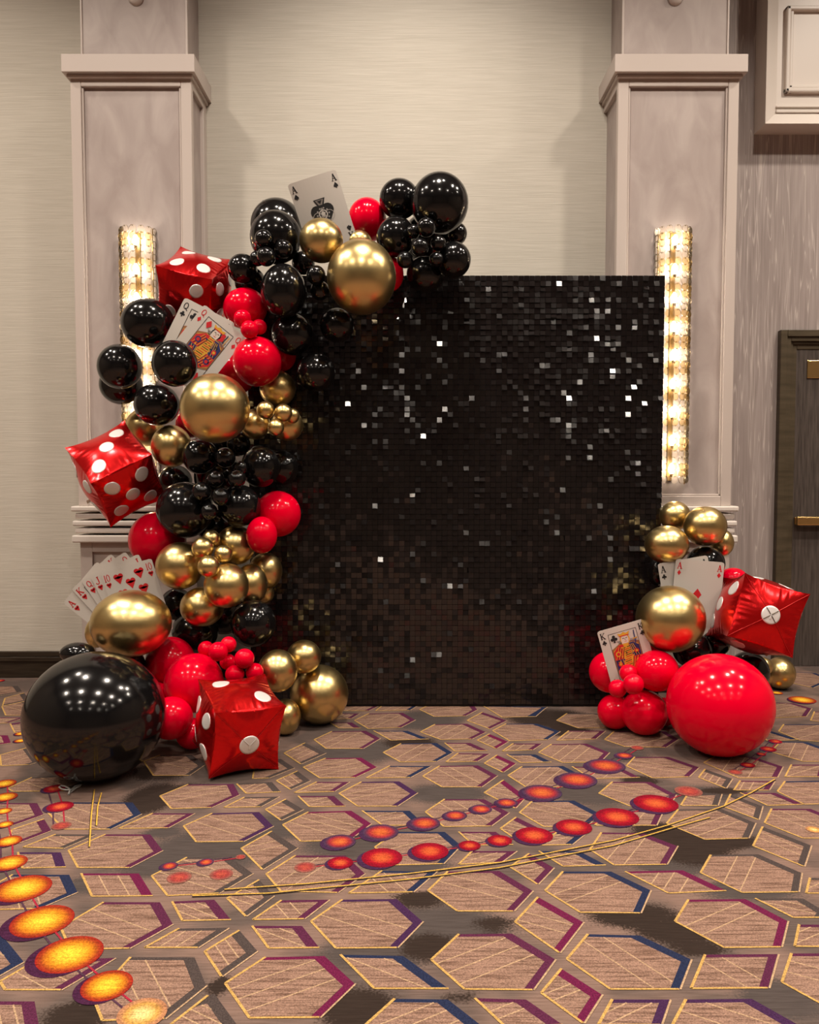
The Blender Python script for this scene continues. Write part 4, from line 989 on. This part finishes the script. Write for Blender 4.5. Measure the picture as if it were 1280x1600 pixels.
# ------------------------------------------------------------------ playing cards
RED, BLK, YLW, BLU, SKN = (0.55, 0.012, 0.018), (0.012, 0.012, 0.014), (0.66, 0.34, 0.03), (0.02, 0.025, 0.12), (0.66, 0.56, 0.48)
def arc(cx, cy, r, a0, a1, n=10):
    return [(cx + r * math.cos(math.radians(a0 + (a1 - a0) * i / n)), cy + r * math.sin(math.radians(a0 + (a1 - a0) * i / n))) for i in range(n + 1)]
def suit(kind):
    """unit-height polygons, centred"""
    if kind == 'diamond': return [[(0, .5), (-.36, 0), (0, -.5), (.36, 0)]]
    if kind == 'heart':
        return [arc(-.21, .22, .235, 200, 20, 10)[::-1] + [(0.0, .0)] , arc(.21, .22, .235, -20, 160, 10) + [(0, 0)], [(-.43, .15), (0, -.5), (.43, .15), (0, .24)]]
    if kind == 'spade':
        return [arc(-.2, -.14, .22, 60, 330, 10), arc(.2, -.14, .22, 210, 480, 10), [(-.41, -.08), (.41, -.08), (.22, .22), (0, .5), (-.22, .22)], [(-.04, -.1), (.04, -.1), (.13, -.5), (-.13, -.5)]]
    return [arc(0, .24, .2, 0, 350, 12), arc(-.23, -.08, .2, 0, 350, 12), arc(.23, -.08, .2, 0, 350, 12), [(-.1, .1), (.1, .1), (.1, -.12), (-.1, -.12)], [(-.04, 0), (.04, 0), (.13, -.5), (-.13, -.5)]]
def seg_(x0, y0, x1, y1, wd):
    L = math.hypot(x1 - x0, y1 - y0); nx, ny = -(y1 - y0) / L * wd / 2, (x1 - x0) / L * wd / 2
    return [(x0 - nx, y0 - ny), (x1 - nx, y1 - ny), (x1 + nx, y1 + ny), (x0 + nx, y0 + ny)]
def ring(cx, cy, rx, ry, wd, a0=0, a1=360, n=20):
    out = []
    for i in range(n):
        a, b = math.radians(a0 + (a1 - a0) * i / n), math.radians(a0 + (a1 - a0) * (i + 1) / n)
        out.append([(cx + rx * math.cos(a), cy + ry * math.sin(a)), (cx + rx * math.cos(b), cy + ry * math.sin(b)), (cx + (rx - wd) * math.cos(b), cy + (ry - wd * .8) * math.sin(b)), (cx + (rx - wd) * math.cos(a), cy + (ry - wd * .8) * math.sin(a))])
    return out
def glyph(ch):
    """slab-serif capitals in a box 0.7 wide, 1 high, centred"""
    if ch == 'A': return [seg_(-.27, -.5, 0, .5, .09), seg_(0, .5, .27, -.5, .17), seg_(-.17, -.14, .17, -.14, .08), seg_(-.40, -.47, -.12, -.47, .07), seg_(.10, -.47, .42, -.47, .07)]
    if ch == 'K': return [seg_(-.24, -.5, -.24, .5, .16), seg_(-.18, -.02, .26, .48, .08), seg_(-.10, .06, .28, -.48, .16), seg_(-.38, -.47, -.08, -.47, .07), seg_(-.38, .47, -.08, .47, .07), seg_(.12, .47, .38, .47, .07), seg_(.12, -.47, .40, -.47, .07)]
    if ch == 'Q': return ring(0, .04, .32, .46, .12) + [seg_(.02, -.22, .34, -.52, .12)]
    if ch == 'J': return [seg_(.12, .5, .12, -.25, .15), seg_(-.04, .47, .30, .47, .07)] + ring(-.09, -.24, .285, .28, .12, 180, 360, 12)
    if ch == '1': return [seg_(-.30, .5, -.30, -.5, .12), seg_(-.42, -.47, -.18, -.47, .07)]
    if ch == '0': return ring(.14, 0, .25, .5, .10)
    return glyph('1') + glyph('0')
CW, CH = 1.0, 1.40
def card(label, rank, sk, tl, tr, Y, bend=0.0, yaw=0.0, pips=None, court=None, ace=False, lean=0.0):
    a, b = at(*tl, Y), at(*tr, Y); ux = b - a; wd = ux.length; ux.normalize()
    nrm = Vector((0, -1, 0)); dn = ux.cross(nrm); dn.normalize()
    if dn.z > 0: dn = -dn
    Mx = Matrix((ux, -dn, nrm)).transposed()             # card axes: u right, v up, w towards the viewer
    o3 = a + ux * wd / 2 + dn * wd * CH / 2               # middle of the card
    if lean: Mx = Matrix.Rotation(lean, 3, ux) @ Mx        # face leaning towards the floor
    rot = Mx.to_euler()
    def bp(u, v, lift):
        return (u * wd, v * wd, lift - bend * (u + 0.25 * v) ** 2 * wd)
    # stock: rounded rectangle with real thickness
    r = 0.05; outline = []
    for cx, cy, a0 in ((.5 - r, .7 - r, 0), (-.5 + r, .7 - r, 90), (-.5 + r, -.7 + r, 180), (.5 - r, -.7 + r, 270)): outline += arc(cx, cy, r, a0, a0 + 90, 4)
    nu, nv = 12, 16; th = 0.0022
    V, Fc = [], []
    def edge_x(v):                                      # half width at height v, rounding the corners
        q = abs(v) - (.7 - r)
        return .5 if q <= 0 else .5 - r + math.sqrt(max(0, r * r - q * q))
    vs = sorted(set([round(x, 5) for x in np.linspace(-.7, .7, nv + 1)] + [s * (.7 - r * f) for s in (-1, 1) for f in (.3, .6, .85)]))
    for lift in (0.0, -th):
        for v in vs:
            for i in range(nu + 1): V.append(bp((2 * i / nu - 1) * edge_x(v), v, lift))
    nvv = len(vs); half = nvv * (nu + 1)
    for j in range(nvv - 1):
        for i in range(nu):
            k = j * (nu + 1) + i; q = (k, k + 1, k + nu + 2, k + nu + 1); Fc.append(q); Fc.append(tuple(half + t for t in q[::-1]))
    bd = [i for i in range(nu + 1)] + [j * (nu + 1) + nu for j in range(1, nvv)] + [(nvv - 1) * (nu + 1) + i for i in range(nu - 1, -1, -1)] + [j * (nu + 1) for j in range(nvv - 2, 0, -1)]
    for i in range(len(bd)):
        p, q = bd[i], bd[(i + 1) % len(bd)]; Fc.append((p, half + p, half + q, q))
    root = obj('playing_card', pydata('card_stock', V, Fc, [M['card']]), None, None, o3, rot)
    tag(root, label, 'playing card', 'oversized playing cards')
    def mark(name, polys):
        """polys: (points, colour, layer); written on the face"""
        bm = bmesh.new(); lay = bm.verts.layers.float_color.new('Col')
        for pts, col, l in polys:
            vs_ = []
            for (u, v) in pts:
                x = bm.verts.new(bp(u, v, 0.0007 + 0.00025 * l)); x[lay] = (*col, 1); vs_.append(x)
            try: fc = bm.faces.new(vs_)
            except ValueError: continue
        bmesh.ops.triangulate(bm, faces=[f for f in bm.faces if len(f.verts) > 4])
        for f in bm.faces:
            if f.normal.z < 0: f.normal_flip()
        me = bpy.data.meshes.new(name); bm.to_mesh(me); bm.free()
        obj(name, me, M['print'], root)
    ink = RED if sk in ('heart', 'diamond') else BLK
    def place(polys, cx, cy, s, flip=False, col=None, l=0, sx=1.0):
        q = -1 if flip else 1
        return [([(cx + q * s * sx * x, cy + q * s * y) for x, y in P], col or ink, l) for P in polys]
    for cx, cy, fl in ((-.41, .57, 0), (.41, .57, 0), (-.41, -.57, 1), (.41, -.57, 1)):
        g = -1 if fl else 1
        mark('corner_index', place(glyph(rank), cx, cy, .135, fl) + place(suit(sk), cx, cy - g * .145, .11, fl))
    if ace:
        if sk == 'spade':
            P = [([(s * x, y) for x, y in q], BLK, 0) for s in (1,) for q in ()]
            P += place(suit('spade')[:3], 0, -.04, .56, True)
            P += [([(-.12, .27), (.12, .27), (.045, .10), (-.045, .10)], BLK, 0), ([(-.085, .252), (.085, .252), (.035, .15), (-.035, .15)], (0.22, 0.19, 0.17), 1), ([(-.05, .237), (.05, .237), (.0, .17)], BLK, 2)]
            for k in range(10):
                a0 = 36 * k; P.append((arc(.12 * math.cos(math.radians(a0)), -.03 + .12 * math.sin(math.radians(a0)), .018, 0, 330, 6), (.35, .32, .30), 1))
            P += [(q, (.6, .55, .5), 1) for q in ring(0, -.03, .09, .09, .02)] + [(q, (.45, .4, .37), 1) for q in ring(-.12, -.07, .10, .10, .012) + ring(.12, -.07, .10, .10, .012)]
            P += place(suit('heart'), 0, -.03, .09, False, (.6, .55, .5), 2)
            mark('suit_pip', P)
        else: mark('suit_pip', place(suit(sk), 0, 0, .25))
    for (cx, cy, fl) in pips or []: mark('suit_pip', place(suit(sk), cx, cy, .21, fl))
    if court:
        x1, y1 = .30, .57; P = []
        for q in (seg_(-x1, -y1, -x1, y1, .010), seg_(x1, -y1, x1, y1, .010), seg_(-x1, y1, x1, y1, .010), seg_(-x1, -y1, x1, -y1, .010)): P.append((q, BLK, 0))
        hr = random.Random(5 if court == 'queen' else 9)
        for s in (1, -1):
            def A(pts, col, l): P.append(([(s * x, s * y) for x, y in pts], col, l))
            # robe: broad shoulders narrowing to the middle, banded in colours
            A([(-.295, 0), (.295, 0), (.295, .30), (.16, .34), (-.12, .33), (-.295, .24)], (.30, .13, .05), 1); A([(-.28, 0), (.28, 0), (.27, .24), (.16, .31), (-.12, .31), (-.27, .20)], YLW, 1.5)
            for k in range(8): A(seg_(-.09 + .016 * k, .30, -.16 + .018 * k, .39, .006), BLK, 1.7); A(seg_(.11 + .02 * k, .27, .14 + .018 * k, .38, .006), BLU, 1.7)
            A([(-.28, 0), (-.10, 0), (-.04, .30), (-.14, .30), (-.28, .17)], RED, 2)
            A([(.28, 0), (.12, 0), (.07, .30), (.17, .30), (.28, .21)], BLU, 2)
            for k in range(7):
                y = .02 + .04 * k; A(seg_(-.05, y, .09, y + .015, .014), BLK if k % 2 else RED, 3)
            for k in range(6): A(seg_(-.26 + .03 * k, .01, -.14 + .02 * k, .27 - .01 * k, .010), BLK if k % 2 else YLW, 3)
            for k in range(6): A(seg_(.26 - .026 * k, .01, .17 - .015 * k, .27, .010), YLW if k % 2 else BLK, 3)
            for k in range(9): A(arc(hr.uniform(-.24, .24), hr.uniform(.02, .25), .018, 0, 330, 6), hr.choice((YLW, BLK, RED, BLU)), 4)
            A(arc(-.19, .12, .06, 0, 345, 10), BLU if court == 'queen' else YLW, 4); A(arc(-.19, .12, .035, 0, 340, 8), RED, 5)
            A(arc(.20, .10, .05, 0, 345, 10), RED, 4); A(arc(.20, .10, .028, 0, 340, 8), YLW, 5)
            # head, hair, crown
            A(arc(.02, .40, .105, 0, 345, 12), BLK if court == 'queen' else YLW, 2)
            A([(-.06, .31), (.08, .31), (.10, .40), (.08, .47), (-.04, .47), (-.06, .40)], SKN, 3)
            A(seg_(-.03, .42, .01, .42, .012), BLK, 4); A(seg_(.04, .42, .075, .42, .012), BLK, 4); A(seg_(.02, .41, .025, .375, .008), BLK, 4); A(seg_(.0, .35, .05, .35, .010), RED, 4)
            A([(-.08, .47), (.12, .47), (.15, .545), (.07, .52), (.02, .555), (-.04, .52), (-.11, .545)], YLW, 4); A(seg_(-.08, .475, .12, .475, .018), RED, 5)
            if court == 'queen':
                A([(.10, .32), (.20, .36), (.19, .50), (.13, .50), (.11, .40)], RED, 2); A(seg_(.21, .34, .22, .52, .018), BLK, 3); A(seg_(.245, .31, .26, .52, .012), YLW, 3)
            else:
                A([(-.07, .33), (.09, .33), (.06, .26), (.01, .24), (-.04, .26)], YLW, 3); A(seg_(.22, .26, .24, .54, .022), BLU, 3); A(seg_(.18, .36, .28, .37, .02), YLW, 4)
        mark('court_picture', P)
        for s in (1, -1): mark('suit_pip', place(suit(sk), -.20 * s, .46 * s, .17, s < 0, None, 4))
    return root
card('curved ace of spades card rising from the top of the garland', 'A', 'spade', (450.5, 291.5), (525, 267), 4.435, 0.10, ace=True, lean=0.22)
card('queen of clubs card half hidden behind the queen of diamonds', 'Q', 'club', (289, 464.5), (367.5, 505), 4.235, court='queen')
card('tilted queen of diamonds card beside the upper red balloon', 'Q', 'diamond', (319.7, 475.6), (384.4, 528.7), 4.22, court='queen')
HP = [(-.2, .5, 0), (.2, .5, 0), (0, .36, 0), (-.2, .19, 0), (.2, .19, 0), (-.2, -.19, 1), (.2, -.19, 1), (0, -.36, 1), (-.2, -.5, 1), (.2, -.5, 1)]
def fan(tl, ang, L=83.0):
    return tl, (tl[0] + L * math.cos(math.radians(ang)), tl[1] - L * math.sin(math.radians(ang)))
for k, (rk, nm, tl, ang) in enumerate((('A', 'ace', (98.6, 942), 51), ('K', 'king', (112, 921), 42.5), ('Q', 'queen', (127, 908), 34), ('J', 'jack', (141, 900.5), 25), ('10', 'ten', (157, 895.6), 16.3))):
    a, b = fan(tl, ang)
    where = {'A': 'leftmost and rearmost of the fanned cards', 'K': 'second from left of the fanned cards', 'Q': 'in the middle of the fan', 'J': 'second from right of the fanned cards', '10': 'in front of the other fanned cards'}[rk]
    card(f'{nm} of hearts card, {where}', rk, 'heart', a, b, 4.20 - 0.005 * k, pips=HP if rk == '10' else None, ace=rk == 'A', court='queen' if rk in 'KQJ' else None)
card('ace of clubs card half covered by the ace of diamonds', 'A', 'club', (1027.7, 881), (1105.8, 867.5), 4.29, ace=True)
card('ace of diamonds card above the largest right gold balloon', 'A', 'diamond', (1056.5, 873), (1132.5, 879), 4.275, ace=True)
card('king of clubs card leaning among the red balloons at right', 'K', 'club', (933, 987.5), (1005, 967), 4.13, 0.03, court='king')

# ------------------------------------------------------------------ ribbon end on the carpet
def ribbon():
    def pt(zx, zy): return on_floor(zx / 4, 1220 + zy / 4)
    lines = [[(440, 64), (415, 66), (385, 60), (370, 48), (382, 40), (405, 42), (432, 56), (438, 70), (428, 95)], [(438, 68), (455, 60), (468, 44), (482, 40), (508, 34), (500, 44), (478, 52), (462, 64), (445, 78)]]
    V, Fc = [], []
    for ln in lines:
        P = [Vector((p.x, p.y, 0.006)) for p in (pt(*q) for q in ln)]
        for i, q in enumerate(P):
            d = (P[min(i + 1, len(P) - 1)] - P[max(i - 1, 0)]).normalized(); s = Vector((-d.y, d.x, 0)) * 0.0045; k = len(V)
            V += [q - s, q + Vector((0, 0, 0.004)), q + s, q - Vector((0, 0, 0.003))]
            if i: Fc += [(k - 4 + a, k - 4 + (a + 1) % 4, k + (a + 1) % 4, k + a) for a in range(4)]
    o = obj('ribbon_tie', pydata('ribbon_tie', V, Fc, [M['tab']], True))
    tag(o, 'small pale ribbon tie lying on the carpet under the biggest black balloon', 'ribbon')
ribbon()
